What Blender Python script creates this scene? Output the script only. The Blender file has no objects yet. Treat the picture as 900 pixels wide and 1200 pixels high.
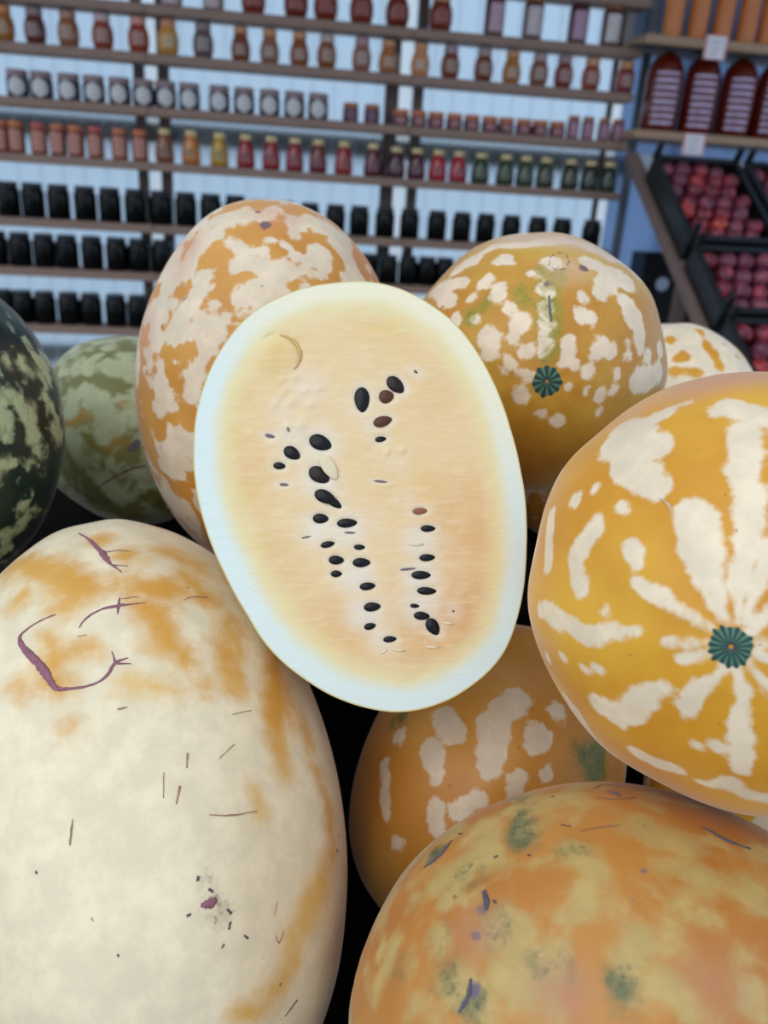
import bpy, bmesh, math, random
import numpy as np
from mathutils import Vector, Matrix
random.seed(4)
C = bpy.context.scene.collection
sc = bpy.context.scene

# ------------------------------------------------------------------ camera
H = 1.295                                    # lens height above the floor
F = 950.0                                    # focal length in pixels of the 900x1200 frame
CAM = np.array([0.0, 0.0, H])
_p, _r, _y = math.radians(22.2), math.radians(3.75), math.radians(-8.6)
_rt = np.array([1.0, 0, 0]); _up = np.array([0, math.sin(_p), math.cos(_p)])
FW = np.array([0, math.cos(_p), -math.sin(_p)])
RT = math.cos(_r) * _rt + math.sin(_r) * _up
UP = -math.sin(_r) * _rt + math.cos(_r) * _up
cam_data = bpy.data.cameras.new('camera')
cam = bpy.data.objects.new('camera', cam_data); C.objects.link(cam); sc.camera = cam
cam.matrix_world = Matrix(((RT[0], UP[0], -FW[0], CAM[0]), (RT[1], UP[1], -FW[1], CAM[1]),
                           (RT[2], UP[2], -FW[2], CAM[2]), (0, 0, 0, 1)))
cam_data.sensor_fit = 'VERTICAL'; cam_data.sensor_height = 36; cam_data.lens = F / 1200 * 36
cam_data.clip_start = 0.01
cam_data.dof.use_dof = True; cam_data.dof.focus_distance = 0.46; cam_data.dof.aperture_fstop = 7.0

# ------------------------------------------------------------------ sky, daylight, exposure
world = bpy.data.worlds.new('overcast_sky'); sc.world = world; world.use_nodes = True
wn = world.node_tree.nodes; wl = world.node_tree.links; wn.clear()
wo = wn.new('ShaderNodeOutputWorld'); bg = wn.new('ShaderNodeBackground')
tc = wn.new('ShaderNodeTexCoord'); sx = wn.new('ShaderNodeSeparateXYZ'); rp = wn.new('ShaderNodeValToRGB')
wl.new(tc.outputs['Generated'], sx.inputs[0]); wl.new(sx.outputs['Z'], rp.inputs[0])
rp.color_ramp.elements[0].position = 0.0; rp.color_ramp.elements[0].color = (.66, .81, .98, 1)
rp.color_ramp.elements[1].position = 1.0; rp.color_ramp.elements[1].color = (.80, .90, 1.0, 1)
wl.new(rp.outputs[0], bg.inputs[0]); bg.inputs[1].default_value = 1.0
wl.new(bg.outputs[0], wo.inputs[0])
sun_d = bpy.data.lights.new('sun', 'SUN'); sun = bpy.data.objects.new('sun', sun_d); C.objects.link(sun)
sun_d.energy = 1.15; sun_d.angle = math.radians(60); sun_d.color = (1.0, .97, .92)
sun.rotation_euler = Vector((0.48, 0.60, -0.66)).to_track_quat('-Z', 'Y').to_euler()
sc.view_settings.view_transform = 'Standard'; sc.view_settings.look = 'None'
sc.view_settings.exposure = -0.12; sc.view_settings.gamma = 1.0; sc.view_settings.use_curve_mapping = False

# ------------------------------------------------------------------ helpers
def lin(c):
    return tuple(((v / 255) / 12.92 if v / 255 <= .04045 else ((v / 255 + .055) / 1.055) ** 2.4) for v in c) + (1.0,)

def ray(px):
    px = np.asarray(px, float)
    return FW + ((px[..., 0:1] - 450) / F) * RT - ((px[..., 1:2] - 600) / F) * UP

def tag(o, label=None, cat=None, group=None, kind=None):
    if label: o['label'] = label
    if cat: o['category'] = cat
    if group: o['group'] = group
    if kind: o['kind'] = kind
    return o

def empty(name, loc=(0, 0, 0), rotz=0.0):
    o = bpy.data.objects.new(name, None); C.objects.link(o); o.location = loc
    o.rotation_euler = (0, 0, rotz); o.empty_display_size = .02
    return o

def link(name, me, mat=None, parent=None, smooth=False):
    o = bpy.data.objects.new(name, me); C.objects.link(o)
    if mat and not me.materials: me.materials.append(mat)
    if parent: o.parent = parent
    if smooth: me.polygons.foreach_set('use_smooth', [True] * len(me.polygons))
    return o

def mesh(name, v, f):
    me = bpy.data.meshes.new(name); me.from_pydata([tuple(map(float, p)) for p in v], [], f); me.update()
    return me

def recalc(me):
    bm = bmesh.new(); bm.from_mesh(me); bmesh.ops.recalc_face_normals(bm, faces=bm.faces); bm.to_mesh(me); bm.free()
    return me

def box_mesh(name, lo, hi, bevel=0.0):
    bm = bmesh.new(); bmesh.ops.create_cube(bm, size=1)
    for v in bm.verts:
        for k in range(3): v.co[k] = lo[k] if v.co[k] < 0 else hi[k]
    if bevel: bmesh.ops.bevel(bm, geom=bm.edges[:], offset=bevel, segments=1, affect='EDGES')
    me = bpy.data.meshes.new(name); bm.to_mesh(me); bm.free()
    return me

def lathe_mesh(name, prof, seg=16, closed=True):
    v = []; f = []
    for r, z in prof:
        for k in range(seg):
            a = 2 * math.pi * k / seg; v.append((r * math.cos(a), r * math.sin(a), z))
    n = len(prof)
    for i in range(n - 1):
        for k in range(seg):
            k2 = (k + 1) % seg; f.append((i * seg + k, i * seg + k2, (i + 1) * seg + k2, (i + 1) * seg + k))
    if closed:
        f.append(tuple(range(seg))[::-1]); f.append(tuple((n - 1) * seg + k for k in range(seg)))
    return mesh(name, v, f)

def vnoise(P, seed=0):
    """smooth value noise of an (n,3) array, 0..1"""
    P = np.asarray(P, float); i = np.floor(P).astype(np.int64); t = P - i; t = t * t * (3 - 2 * t)
    out = np.zeros(len(P))
    for dx in (0, 1):
        for dy in (0, 1):
            for dz in (0, 1):
                h = (i[:, 0] + dx) * 374761393 + (i[:, 1] + dy) * 668265263 + (i[:, 2] + dz) * 2147483647 + seed * 1274126177
                h = (h ^ (h >> 13)) * 1274126177; h = h ^ (h >> 16)
                w = (t[:, 0] if dx else 1 - t[:, 0]) * (t[:, 1] if dy else 1 - t[:, 1]) * (t[:, 2] if dz else 1 - t[:, 2])
                out += w * ((h & 0xffff) / 65535.0)
    return out

def fbm(P, seed=0, o=3):
    s = 0; a = .5; n = 0
    for k in range(o):
        s = s + a * vnoise(P * 2 ** k, seed + k); n += a; a *= .5
    return s / n

def sstep(a, b, x):
    t = np.clip((x - a) / (b - a), 0, 1); return t * t * (3 - 2 * t)

def color_attr(me, name, arr):
    at = me.attributes.new(name, 'FLOAT_COLOR', 'POINT'); at.data.foreach_set('color', np.asarray(arr, np.float32).ravel())

# ------------------------------------------------------------------ materials
def plain(name, col, rough=.5, metal=0, noise=0.0, scale=30, coat=0.0, spec=.5, bump=0.0, stretch=None):
    m = bpy.data.materials.new(name); m.use_nodes = True; nt = m.node_tree; b = nt.nodes['Principled BSDF']
    b.inputs['Roughness'].default_value = rough; b.inputs['Metallic'].default_value = metal
    b.inputs['Coat Weight'].default_value = coat; b.inputs['Specular IOR Level'].default_value = spec
    b.inputs['Base Color'].default_value = lin(col)
    if noise or bump:
        t = nt.nodes.new('ShaderNodeTexCoord'); n = nt.nodes.new('ShaderNodeTexNoise')
        n.inputs['Scale'].default_value = scale; n.inputs['Detail'].default_value = 4
        src = t.outputs['Object']
        if stretch:
            mp = nt.nodes.new('ShaderNodeMapping'); mp.inputs['Scale'].default_value = stretch
            nt.links.new(src, mp.inputs[0]); src = mp.outputs[0]
        nt.links.new(src, n.inputs['Vector'])
        mx = nt.nodes.new('ShaderNodeMix'); mx.data_type = 'RGBA'
        mx.inputs['A'].default_value = lin(tuple(c * (1 - noise) for c in col))
        mx.inputs['B'].default_value = lin(tuple(min(255, c * (1 + noise * .6)) for c in col))
        nt.links.new(n.outputs['Fac'], mx.inputs['Factor']); nt.links.new(mx.outputs['Result'], b.inputs['Base Color'])
        if bump:
            bp = nt.nodes.new('ShaderNodeBump'); bp.inputs['Strength'].default_value = bump; bp.inputs['Distance'].default_value = .003
            nt.links.new(n.outputs['Fac'], bp.inputs['Height']); nt.links.new(bp.outputs[0], b.inputs['Normal'])
    return m

class NG:
    """tiny node-graph writer"""
    def __init__(s, name):
        s.m = bpy.data.materials.new(name); s.m.use_nodes = True; s.nt = s.m.node_tree; s.b = s.nt.nodes['Principled BSDF']
    def n(s, t, **k):
        x = s.nt.nodes.new(t)
        for a, v in k.items(): setattr(x, a, v)
        return x
    def l(s, a, b): s.nt.links.new(a, b)
    def put(s, sock, v):
        if isinstance(v, (int, float)): sock.default_value = v
        elif isinstance(v, tuple): sock.default_value = v
        else: s.l(v, sock)
    def math(s, op, a, b=0.0, clamp=False):
        x = s.n('ShaderNodeMath', operation=op, use_clamp=clamp); s.put(x.inputs[0], a); s.put(x.inputs[1], b); return x.outputs[0]
    def mix(s, fac, a, b):
        x = s.n('ShaderNodeMix', data_type='RGBA'); s.put(x.inputs['Factor'], fac); s.put(x.inputs['A'], a); s.put(x.inputs['B'], b); return x.outputs['Result']
    def ramp(s, v, a, b):
        x = s.n('ShaderNodeMapRange', interpolation_type='SMOOTHSTEP'); s.put(x.inputs['Value'], v)
        x.inputs['From Min'].default_value = a; x.inputs['From Max'].default_value = b; return x.outputs['Result']
    def noise(s, vec, scale, detail=3, rough=.5):
        x = s.n('ShaderNodeTexNoise'); x.inputs['Scale'].default_value = scale; x.inputs['Detail'].default_value = detail
        x.inputs['Roughness'].default_value = rough; s.l(vec, x.inputs['Vector']); return x.outputs['Fac']

def skin_material(name, deep, light, cream, green=(96, 112, 52), blush_sheen=(214, 150, 128), stain=(120, 88, 92), edge=.5, width=.16, rough=.42, bloom=.35):
    g = NG(name)
    co = g.n('ShaderNodeTexCoord').outputs['Object']
    at = g.n('ShaderNodeAttribute', attribute_name='mask'); sp = g.n('ShaderNodeSeparateColor'); g.l(at.outputs['Color'], sp.inputs[0])
    n1 = g.noise(co, 95, 5, .6); n2 = g.noise(co, 14, 3); n3 = g.noise(co, 420, 2); n4 = g.noise(co, 55, 4, .65)
    base = g.mix(g.ramp(n2, .35, .66), lin(deep), lin(light))
    base = g.mix(g.math('MULTIPLY', g.ramp(n4, .5, .75), .35), base, lin(deep))
    gm = g.math('MULTIPLY', sp.outputs[1], g.math('ADD', .45, g.math('MULTIPLY', g.ramp(g.noise(co, 75, 5, .65), .32, .68), .9)))
    spk = g.math('MULTIPLY', g.ramp(g.noise(co, 330, 3, .6), .52, .66), g.ramp(gm, .25, .9))
    base = g.mix(g.math('MULTIPLY', g.ramp(gm, .1, .85), .9), base, lin(green))
    cm = g.math('ADD', sp.outputs[0], g.math('MULTIPLY', g.math('SUBTRACT', n1, .5), edge * 2))
    cf = g.ramp(cm, -width, width)
    cr = g.mix(g.ramp(n4, .35, .7), lin(cream), lin(tuple(min(255, c * 1.06 + 3) for c in cream)))
    grc = g.mix(.55, cr, lin(green))
    cr = g.mix(g.ramp(gm, .4, 1.0), cr, grc)
    col = g.mix(cf, base, cr)
    col = g.mix(g.math('MULTIPLY', spk, .5), col, lin(tuple(c * .5 for c in green)))
    col = g.mix(g.math('MULTIPLY', sp.outputs[2], g.ramp(n2, .2, .7)), col, lin(blush_sheen))
    st = g.math('ADD', at.outputs['Alpha'], g.math('MULTIPLY', g.math('SUBTRACT', n1, .5), 1.2))
    col = g.mix(g.ramp(st, .35, .8), col, lin(stain))
    sk = g.noise(co, 170, 1, .3)
    col = g.mix(g.math('MULTIPLY', g.ramp(sk, .80, .84), .6), col, lin((120, 90, 60)))
    g.l(col, g.b.inputs['Base Color'])
    g.b.inputs['Roughness'].default_value = rough; g.b.inputs['Specular IOR Level'].default_value = .45
    g.b.inputs['Sheen Weight'].default_value = bloom; g.b.inputs['Sheen Roughness'].default_value = .35
    g.b.inputs['Sheen Tint'].default_value = (1, .93, .95, 1)
    bp = g.n('ShaderNodeBump'); bp.inputs['Strength'].default_value = .12; bp.inputs['Distance'].default_value = .001
    g.l(g.math('ADD', n4, g.math('MULTIPLY', n3, .15)), bp.inputs['Height']); g.l(bp.outputs[0], g.b.inputs['Normal'])
    return g.m

# ------------------------------------------------------------------ the setting
TBL = H - .5480                                # top of the market table
floor = link('floor', box_mesh('floor', (-4, -2.5, -.1), (5, 4.4, 0)), plain('concrete', (120, 118, 114), .85, noise=.25, scale=6, bump=.2)); tag(floor, kind='structure')
WN = np.array([math.sin(_y), math.cos(_y), 0]); WT = np.array([math.cos(_y), -math.sin(_y), 0])   # wall normal (away from lens), wall direction
def wall_uv(px, D):
    d = ray(px); k = D / (d @ WN); X = d * np.asarray(k)[..., None] if np.ndim(k) else d * k
    return X @ WT, X[..., 2] + H
def wp(u, D, z): p = WT * u + WN * D; return Vector((p[0], p[1], z))
ROTW = -_y                                    # z rotation that turns local x to the wall direction
ROTW = math.atan2(WT[1], WT[0])
WALL_D = 3.135
def wall_root(name, kind=None):
    o = empty(name); o.rotation_euler = (0, 0, ROTW); return o   # local frame: x along wall, y away from lens, z up
def translucent(name, col, t):
    m = bpy.data.materials.new(name); m.use_nodes = True; nt = m.node_tree; nt.nodes.clear()
    o = nt.nodes.new('ShaderNodeOutputMaterial'); mx = nt.nodes.new('ShaderNodeMixShader'); d = nt.nodes.new('ShaderNodeBsdfDiffuse'); r = nt.nodes.new('ShaderNodeBsdfTranslucent')
    d.inputs[0].default_value = lin(col); r.inputs[0].default_value = lin(col); mx.inputs[0].default_value = t
    nt.links.new(d.outputs[0], mx.inputs[1]); nt.links.new(r.outputs[0], mx.inputs[2]); nt.links.new(mx.outputs[0], o.inputs[0]); return m
# the back wall is light-passing white plastic boards on a wooden frame
m_plank = translucent('white_plastic_board', (238, 247, 254), .95)
m_plank2 = translucent('blue_grey_plastic_board', (196, 216, 242), .66)
m_strip = translucent('clear_plastic_strip', (252, 254, 255), .95)
SD = 3.0                                      # front edge of the shelves
SH = [[(200, 12), (400, 29), (600, 49), (745, 63)], [(0, 56.5), (200, 68), (400, 85.5), (600, 103), (740, 114)],
      [(0, 121), (150, 127), (200, 133), (400, 146), (500, 154), (600, 160), (735, 172)],
      [(0, 185.5), (200, 195.5), (400, 204), (450, 214), (600, 225), (725, 232)], [(0, 260), (170, 268), (440, 283), (560, 289)],
      [(0, 317), (180, 325), (500, 341)], [(33, 385), (164, 390)]]
SZ = [float(wall_uv(np.array(s_, float), 3.0)[1].mean()) for s_ in SH]
SZ0 = float(wall_uv(np.array([[745., 2.]]), 3.0)[1][0])
def up_u(x, y, D=3.10): return float(wall_uv(np.array([[float(x), float(y)]]), D)[0][0])
UPR = [[up_u(t, 120) for t in q] for q in ((157.5, 170, 185.5, 199), (451, 467, 484, 496))]
bm = bmesh.new()
for za, zb_ in ((.02, .08), (.60, .66), (SZ[3] + .075, SZ[3] + .14), (2.2, 2.26), (2.94, 3.0)):
    g0 = bmesh.ops.create_cube(bm, size=1)['verts']
    for v in g0: v.co = ((-2.6, 3.2)[v.co.x > 0], (WALL_D + .0085, WALL_D + .05)[v.co.y > 0], (za, zb_)[v.co.z > 0])
me = bpy.data.meshes.new('wall_back'); bm.to_mesh(me); bm.free()
wall = link('wall_back', me, plain('wall_frame_timber', (120, 104, 90), .8, noise=.15)); wall.rotation_euler = (0, 0, ROTW); tag(wall, kind='structure')
U_C = up_u(722, 100)
runs = [(-2.6, UPR[0][1], m_plank), (UPR[0][2], UPR[1][1], m_plank), (UPR[1][2], U_C, m_plank), (U_C + .05, 3.2, m_plank2)]
for r0, r1, m in runs:
    n = max(1, round((r1 - r0) / .0715)); w = (r1 - r0) / n
    pm = box_mesh('plank', (-w / 2 + .0006, 0, 0), (w / 2 - .0006, .008, 3.0), .003); pm.materials.append(m)
    for k in range(n):
        o = bpy.data.objects.new('plank', pm); C.objects.link(o); o.parent = wall; o.location = (r0 + (k + .5) * w, WALL_D, 0)
for r0, r1 in ((UPR[0][1], UPR[0][2]), (UPR[1][1], UPR[1][2]), (U_C, U_C + .05)):
    link('light_strip', box_mesh('light_strip', (r0 + .0006, WALL_D, 0), (r1 - .0006, WALL_D + .004, 3.0)), m_strip, wall)
roof = link('unseen_shade_roof', box_mesh('unseen_shade_roof', (-4, 1.45, 2.6), (5, 3.35, 2.65)), plain('added_roof_panel', (196, 198, 200), .7)); tag(roof, kind='structure')  # unseen roof slab, added to keep daylight off the jars
# ------------------------------------------------------------------ shelving
m_shelf = plain('weathered_shelf_board', (150, 124, 112), .7, noise=.16, scale=12, stretch=(1, 8, 8))
m_post = plain('dark_wood_post', (98, 84, 80), .75, noise=.15, scale=14, stretch=(8, 8, 1))
m_white = plain('white_painted_metal', (232, 240, 244), .35)
m_grey = plain('grey_steel', (120, 130, 140), .4, metal=.3)
rack = wall_root('jar_shelving'); tag(rack, 'long wall rack of seven brown board shelves on paired dark posts, holding the jars', 'shelving')
posts = []
for us in UPR:
    posts.append((us[1] + us[2]) / 2)
    for q in (0, 2): link('post', box_mesh('post', (us[q], 3.100, 0), (us[q + 1], 3.120, 2.45), .002), m_post, rack)
uc = U_C
link('post', box_mesh('post', (uc - .016, 3.10, 0), (uc, 3.12, 2.45)), m_post, rack)
link('upright_rail', box_mesh('upright_rail', (uc + .085, 3.10, 0), (uc + .115, 3.12, 2.45), .002), m_grey, rack)
ue = [float(wall_uv(np.array([[x, y]]), 3.0)[0][0]) for x, y in ((764., 4.), (752., 64.), (743., 116.), (737., 172.), (727., 233.), (716., 290.), (706., 345.), (700., 400.))]
for z, e in zip([SZ0] + SZ, ue):
    cuts = [-2.4, posts[0], posts[1], e]
    for k in range(3):
        link('shelf', box_mesh('shelf', (cuts[k] + .0008, SD, z - .014), (cuts[k + 1] - .0008, 3.0985, z + .014), .0025), m_shelf, rack)

# ------------------------------------------------------------------ jars
JD = 3.050                                    # jars stand this far along the wall normal
def px_m(x, y, D=JD):
    d = ray(np.array([float(x), float(y)])); k = D / (d @ WN); return k / F      # metres per pixel (forward depth / focal)
def patch_mesh(name, r, z0, z1, half, seg=8, rnd=False):
    """curved label on the side that faces the customer (-y)"""
    v = []; f = []; rows = 6 if rnd else 1
    for j in range(rows + 1):
        t = j / rows; w = half * (math.sqrt(max(0, 1 - (2 * t - 1) ** 2)) * .98 + .02 if rnd else 1)
        for i in range(seg + 1):
            a = -math.pi / 2 + w * (2 * i / seg - 1); v.append((r * math.cos(a), r * math.sin(a), z0 + (z1 - z0) * t))
    for j in range(rows):
        for i in range(seg):
            b = j * (seg + 1) + i; f.append((b, b + 1, b + seg + 2, b + seg + 1))
    return mesh(name, v, f)
_jm = {}
def jar_mat(col, rough=.12): 
    k = ('jar', col)
    if k not in _jm:
        _jm[k] = plain('jar_glass_%d' % len(_jm), tuple(min(255, c * 1.15) for c in col), rough, noise=.40, scale=55, coat=.6 if max(col) > 20 else 0, spec=.5 if max(col) > 20 else .25)
    return _jm[k]
def lid_mat(col, metal=.0):
    k = ('lid', col)
    if k not in _jm: _jm[k] = plain('jar_lid_%d' % len(_jm), col, .38, metal=metal, noise=.1, scale=60)
    return _jm[k]
def label_mat(col, ink):
    k = ('label', col, ink)
    if k not in _jm: _jm[k] = plain('jar_label_%d' % len(_jm), col, .6, noise=ink, scale=110)
    return _jm[k]
PROF = {   # (r / half width, z / height) of body, then where the lid begins
 'belly': ([(.62, 0), (.84, .05), (1, .26), (1, .48), (.91, .63), (.74, .74), (.68, .80)], .78, .74, (.20, .58, .55, False)),
 'vase': ([(.76, 0), (.86, .04), (1, .25), (1, .42), (.88, .58), (.66, .76), (.64, .84)], .82, .72, (.18, .5, .5, False)),
 'cylinder': ([(.88, 0), (.97, .03), (1, .1), (1, .74), (.94, .80), (.80, .85)], .84, .86, (.10, .72, .75, False)),
 'squat': ([(.84, 0), (.98, .06), (1, .2), (1, .62), (.93, .74), (.84, .80)], .74, .93, (.04, .74, .72, True)),
 'low': ([(.88, 0), (.98, .08), (1, .2), (1, .55), (.93, .66), (.86, .70)], .66, .92, (.14, .56, .6, False)),
 'tapered': ([(.84, 0), (.98, .04), (1, .18), (.95, .38), (.78, .62), (.60, .80), (.52, .86)], .84, .60, (.22, .46, .5, False)),
 'dark': ([(.90, 0), (1, .04), (1, .72), (.92, .82), (.80, .86)], .82, .86, None),
}
def make_jar(kind, w, h, body, lid, lab=None, labcol=(226, 216, 222), name='honey_jar', lmetal=0):
    prof, zl, rl, lb = PROF[kind]; R = w / 2
    root = empty(name)
    link('body', lathe_mesh('body', [(r * R, z * h) for r, z in prof], 18), jar_mat(body), root, True)
    lr = rl * R
    link('lid', lathe_mesh('lid', [(lr * .98, zl * h), (lr, zl * h + .002), (lr, h * .97), (lr * .93, h)], 18), lid_mat(lid, lmetal), root)
    if lb and lab:
        z0, z1, half, rnd = lb
        rr = max(np.interp(np.linspace(z0, z1, 5), [p[1] for p in prof], [p[0] for p in prof]))
        link('paper_label', patch_mesh('paper_label', R * rr * 1.015, z0 * h, z1 * h, half, 8, rnd), label_mat(labcol, .42), root, True)
    return root
def copy_tree(o, parent=None):
    c = o.copy(); C.objects.link(c)
    if parent: c.parent = parent
    for ch in o.children: copy_tree(ch, c)
    return c
ORD = 'first second third fourth fifth sixth seventh eighth ninth tenth eleventh twelfth thirteenth fourteenth fifteenth sixteenth seventeenth eighteenth nineteenth twentieth'.split()
ORD += ['twenty-' + w for w in ORD[:9]] + ['thirtieth']
SHELF = ['top', 'second', 'third', 'fourth', 'fifth', 'sixth', 'lowest']
_proto = {}; counters = {}
def put_jar(si, x, kind, wpx, hpx, body, lid, word, group, lab=None, labcol=(226, 216, 222), name='honey_jar', lmetal=0, ref=None):
    """jar whose middle is at column x of the photograph, on shelf si"""
    zt = SZ[si] + .0142
    y = np.interp(x, [p[0] for p in SH[si]], [p[1] for p in SH[si]]) - hpx / 2 - 8
    u0 = float(wall_uv(np.array([[float(x), float(y)]]), JD)[0][0])
    s = px_m(ref if ref is not None else x, y)
    key = (kind, wpx, hpx, body, lid, lab, labcol, ref)
    if key not in _proto:
        _proto[key] = make_jar(kind, wpx * s, hpx * s * 1.02, body, lid, lab, labcol, name, lmetal); o = _proto[key]
    else: o = copy_tree(_proto[key])
    o.location = wp(u0, JD, zt); o.rotation_euler = (0, 0, ROTW + math.atan2(-u0, JD) * .5 * 0 + random.uniform(-.15, .15))
    counters[si] = counters.get(si, 0) + 1
    tag(o, '%s, %s from left on the %s wall shelf' % (word, ORD[counters[si] - 1], SHELF[si]) if word.count(' ') < 5 else '%s, %s from left, %s wall shelf' % (word, ORD[counters[si] - 1], SHELF[si]), 'jar', group)
    return o
RED, AMB = (112, 42, 26), (150, 92, 44)
# top shelf
for x in (201, 250): put_jar(0, x, 'cylinder', 25, 28, (110, 84, 84), (150, 120, 116), 'squat honey jar with pale wide label', 'jars on the top shelf', 1, (200, 178, 184), ref=225)
for i, x in enumerate((297, 347, 382, 424, 466, 517)):
    put_jar(0, x, 'belly', 29, 39, [(116, 44, 26), (104, 38, 26), (112, 42, 28)][i % 3], (206, 150, 110), 'pot-bellied dark red honey jar', 'jars on the top shelf', 1, (150, 84, 78), ref=424)
for i, x in enumerate((580, 625, 678, 717)):
    put_jar(0, x, 'cylinder', 24, 46, (74, 34, 34), [(120, 62, 50), (214, 160, 84), (92, 56, 52), (204, 148, 84)][i], 'tall honey jar with patterned wrap label', 'jars on the top shelf', 1, [(190, 160, 176), (216, 190, 196), (180, 148, 172), (236, 210, 216)][i], ref=640)
# second shelf
S2 = [(4, 'belly', AMB), (41, 'belly', (92, 48, 42)), (80, 'belly', (134, 84, 56)), (120, 'belly', (132, 62, 44)), (162, 'belly', (140, 56, 40)), (197, 'belly', (186, 128, 58)), (238, 'belly', (96, 78, 76)),
      (282, 'vase', (112, 58, 36)), (316, 'vase', (128, 88, 68)), (351, 'vase', (126, 72, 44)), (383, 'belly', (126, 72, 46)), (424, 'belly', (138, 92, 76)), (455, 'vase', (150, 92, 52)), (493, 'vase', (182, 124, 84)),
      (528, 'belly', (112, 58, 40)), (567, 'belly', (110, 56, 40)), (600, 'vase', (156, 102, 56)), (632, 'belly', (124, 78, 60)), (661, 'belly', (116, 54, 48)), (693, 'belly', (136, 66, 52)), (733, 'belly', (124, 58, 56))]
L2 = {41: (150, 124, 130), 80: (176, 130, 112), 120: (204, 172, 176), 162: (214, 150, 138), 197: (210, 140, 110), 238: (140, 122, 130), 4: (212, 136, 88), 424: (176, 136, 140), 383: (190, 170, 168), 528: (160, 140, 146), 567: (168, 146, 150), 632: (176, 146, 150), 661: (160, 134, 140)}
for x, k, c in S2:
    left = x < 260
    put_jar(1, x, k, 25 if left else 23, 37 if left else 34, c, L2.get(x, (208, 150, 104)), ('small pot-bellied honey jar' if k == 'belly' else 'small vase-shaped honey jar'), 'jars on the second shelf', 1,
            tuple(min(255, int(a * .5 + 100)) for a in c), ref=120 if left else 500)
# third shelf
for x in (21, 49, 81, 110, 140, 168, 194, 222, 257, 286, 316, 345, 373):
    put_jar(2, x, 'squat', 25.5, 28, (54, 44, 58), (146, 122, 126), 'squat dark jar with round white label', 'jars on the third shelf', 1, (218, 220, 236), name='preserve_jar', ref=190)
for x in (411, 436): put_jar(2, x, 'squat', 19, 20, (62, 30, 36), (176, 104, 66), 'small dark jam jar with copper lid', 'jars on the third shelf', 1, (120, 86, 110), name='jam_jar', ref=424)
for x in (470, 490.5, 511, 532.5, 553, 574, 593.5, 614, 633, 653):
    put_jar(2, x, 'low', 19.8, 17, (84, 36, 40), (196, 116, 76), 'tiny low jam jar with copper lid', 'jars on the third shelf', 1, (164, 116, 120), name='jam_jar', ref=560)
for x in (672, 689, 708, 724): put_jar(2, x, 'cylinder', 15, 24, (110, 62, 72), (170, 112, 72), 'narrow jam jar with mauve label', 'jars on the third shelf', 1, (170, 130, 150), name='jam_jar', ref=700)
# fourth shelf
for i, x in enumerate((1, 19.5, 45.5, 68, 89, 112, 140, 164)):
    put_jar(3, x, 'cylinder', 19, 33, [(120, 56, 30), (106, 54, 34)][i % 2], [(204, 128, 92), (212, 124, 76), (196, 92, 88)][i % 3], 'cylindrical honey jar with pink-white label', 'jars on the fourth shelf', 1, (188, 132, 120), ref=90)
for x, c, w in ((193, (112, 62, 30), 'dark amber'), (224, (168, 102, 34), 'amber'), (257, (162, 124, 36), 'yellow'), (288, (132, 18, 32), 'crimson'), (318, (128, 20, 34), 'crimson'), (345.5, (124, 20, 34), 'crimson'), (373, (96, 18, 28), 'deep red'),
                (403, (132, 24, 28), 'crimson'), (437, (84, 18, 38), 'dark purple'), (464, (58, 16, 30), 'blackish purple'), (488, (68, 14, 34), 'dark purple'), (513, (150, 20, 36), 'bright red'), (537, (142, 18, 38), 'bright red'),
                (563, (28, 52, 26), 'dark green'), (592, (36, 56, 28), 'dark green'), (615.5, (34, 54, 30), 'dark green'), (639, (40, 52, 26), 'dark green'), (668, (34, 38, 22), 'blackish green'), (691, (30, 42, 26), 'blackish green'), (713, (20, 48, 30), 'dark green')):
    put_jar(3, x, 'tapered', 22, 35 if x < 440 else 32, c, (222, 200, 150), '%s tapered syrup bottle, gold lid' % w, 'jars on the fourth shelf', 1, tuple(int(a * .55 + 75) for a in c), name='syrup_bottle', ref=345 if x < 440 else 590)
# black jars on the three lowest shelves
for si, xs in ((4, (10, 39, 69, 100, 129, 159, 189, 218, 247, 276, 305, 334, 363, 393, 421, 451, 480, 512, 541, 569, 599, 630, 659, 694)),
               (5, (-4, 24, 52, 79, 108, 137, 163, 191, 430, 455, 478, 500, 521, 545)), (6, (4, 27, 53, 81, 107, 136, 162))):
    for x in xs:
        put_jar(si, x, 'dark', 26 if x < 300 else 23, 37 if x < 300 else 32, (5, 6, 8), (22, 27, 38), 'black preserve jar with black lid', 'black jars on the lower shelves', name='preserve_jar', ref=110 if x < 300 else 500)

# ------------------------------------------------------------------ bottles on the right
RD = 2.90
br = wall_root('bottle_rack'); tag(br, 'two narrow pale wooden shelves at the right carrying juice bottles', 'shelving')
uz = wall_uv(np.array([[757., 46.], [899., 56.], [744., 156.], [899., 168.]]), RD)
zU, zL = float(uz[1][:2].mean()), float(uz[1][2:].mean()); uU, uL = float(uz[0][0]), float(uz[0][2])
m_rshelf = plain('pale_shelf_board', (176, 146, 120), .65, noise=.12, scale=12, stretch=(1, 8, 8))
link('shelf', box_mesh('shelf', (uU, RD, zU - .014), (2.2, RD + .25, zU + .014), .003), m_rshelf, br)
link('shelf', box_mesh('shelf', (uL, RD, zL - .013), (2.2, RD + .25, zL + .013), .003), m_rshelf, br)
link('bracket', box_mesh('bracket', (uU - .03, RD + .03, zU - .024), (2.2, RD + .06, zU - .0145)), plain('black_steel', (34, 34, 38), .4), br)
link('backboard', box_mesh('backboard', (uU - .03, RD + .245, zU + .015), (2.2, RD + .262, zU + .6)), plain('cream_board', (226, 206, 204), .6), br)
for uu in (uL + .25, 2.1): link('post', box_mesh('post', (uu, RD + .262, 0), (uu + .035, RD + .29, zU + .5)), m_white, br)

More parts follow.
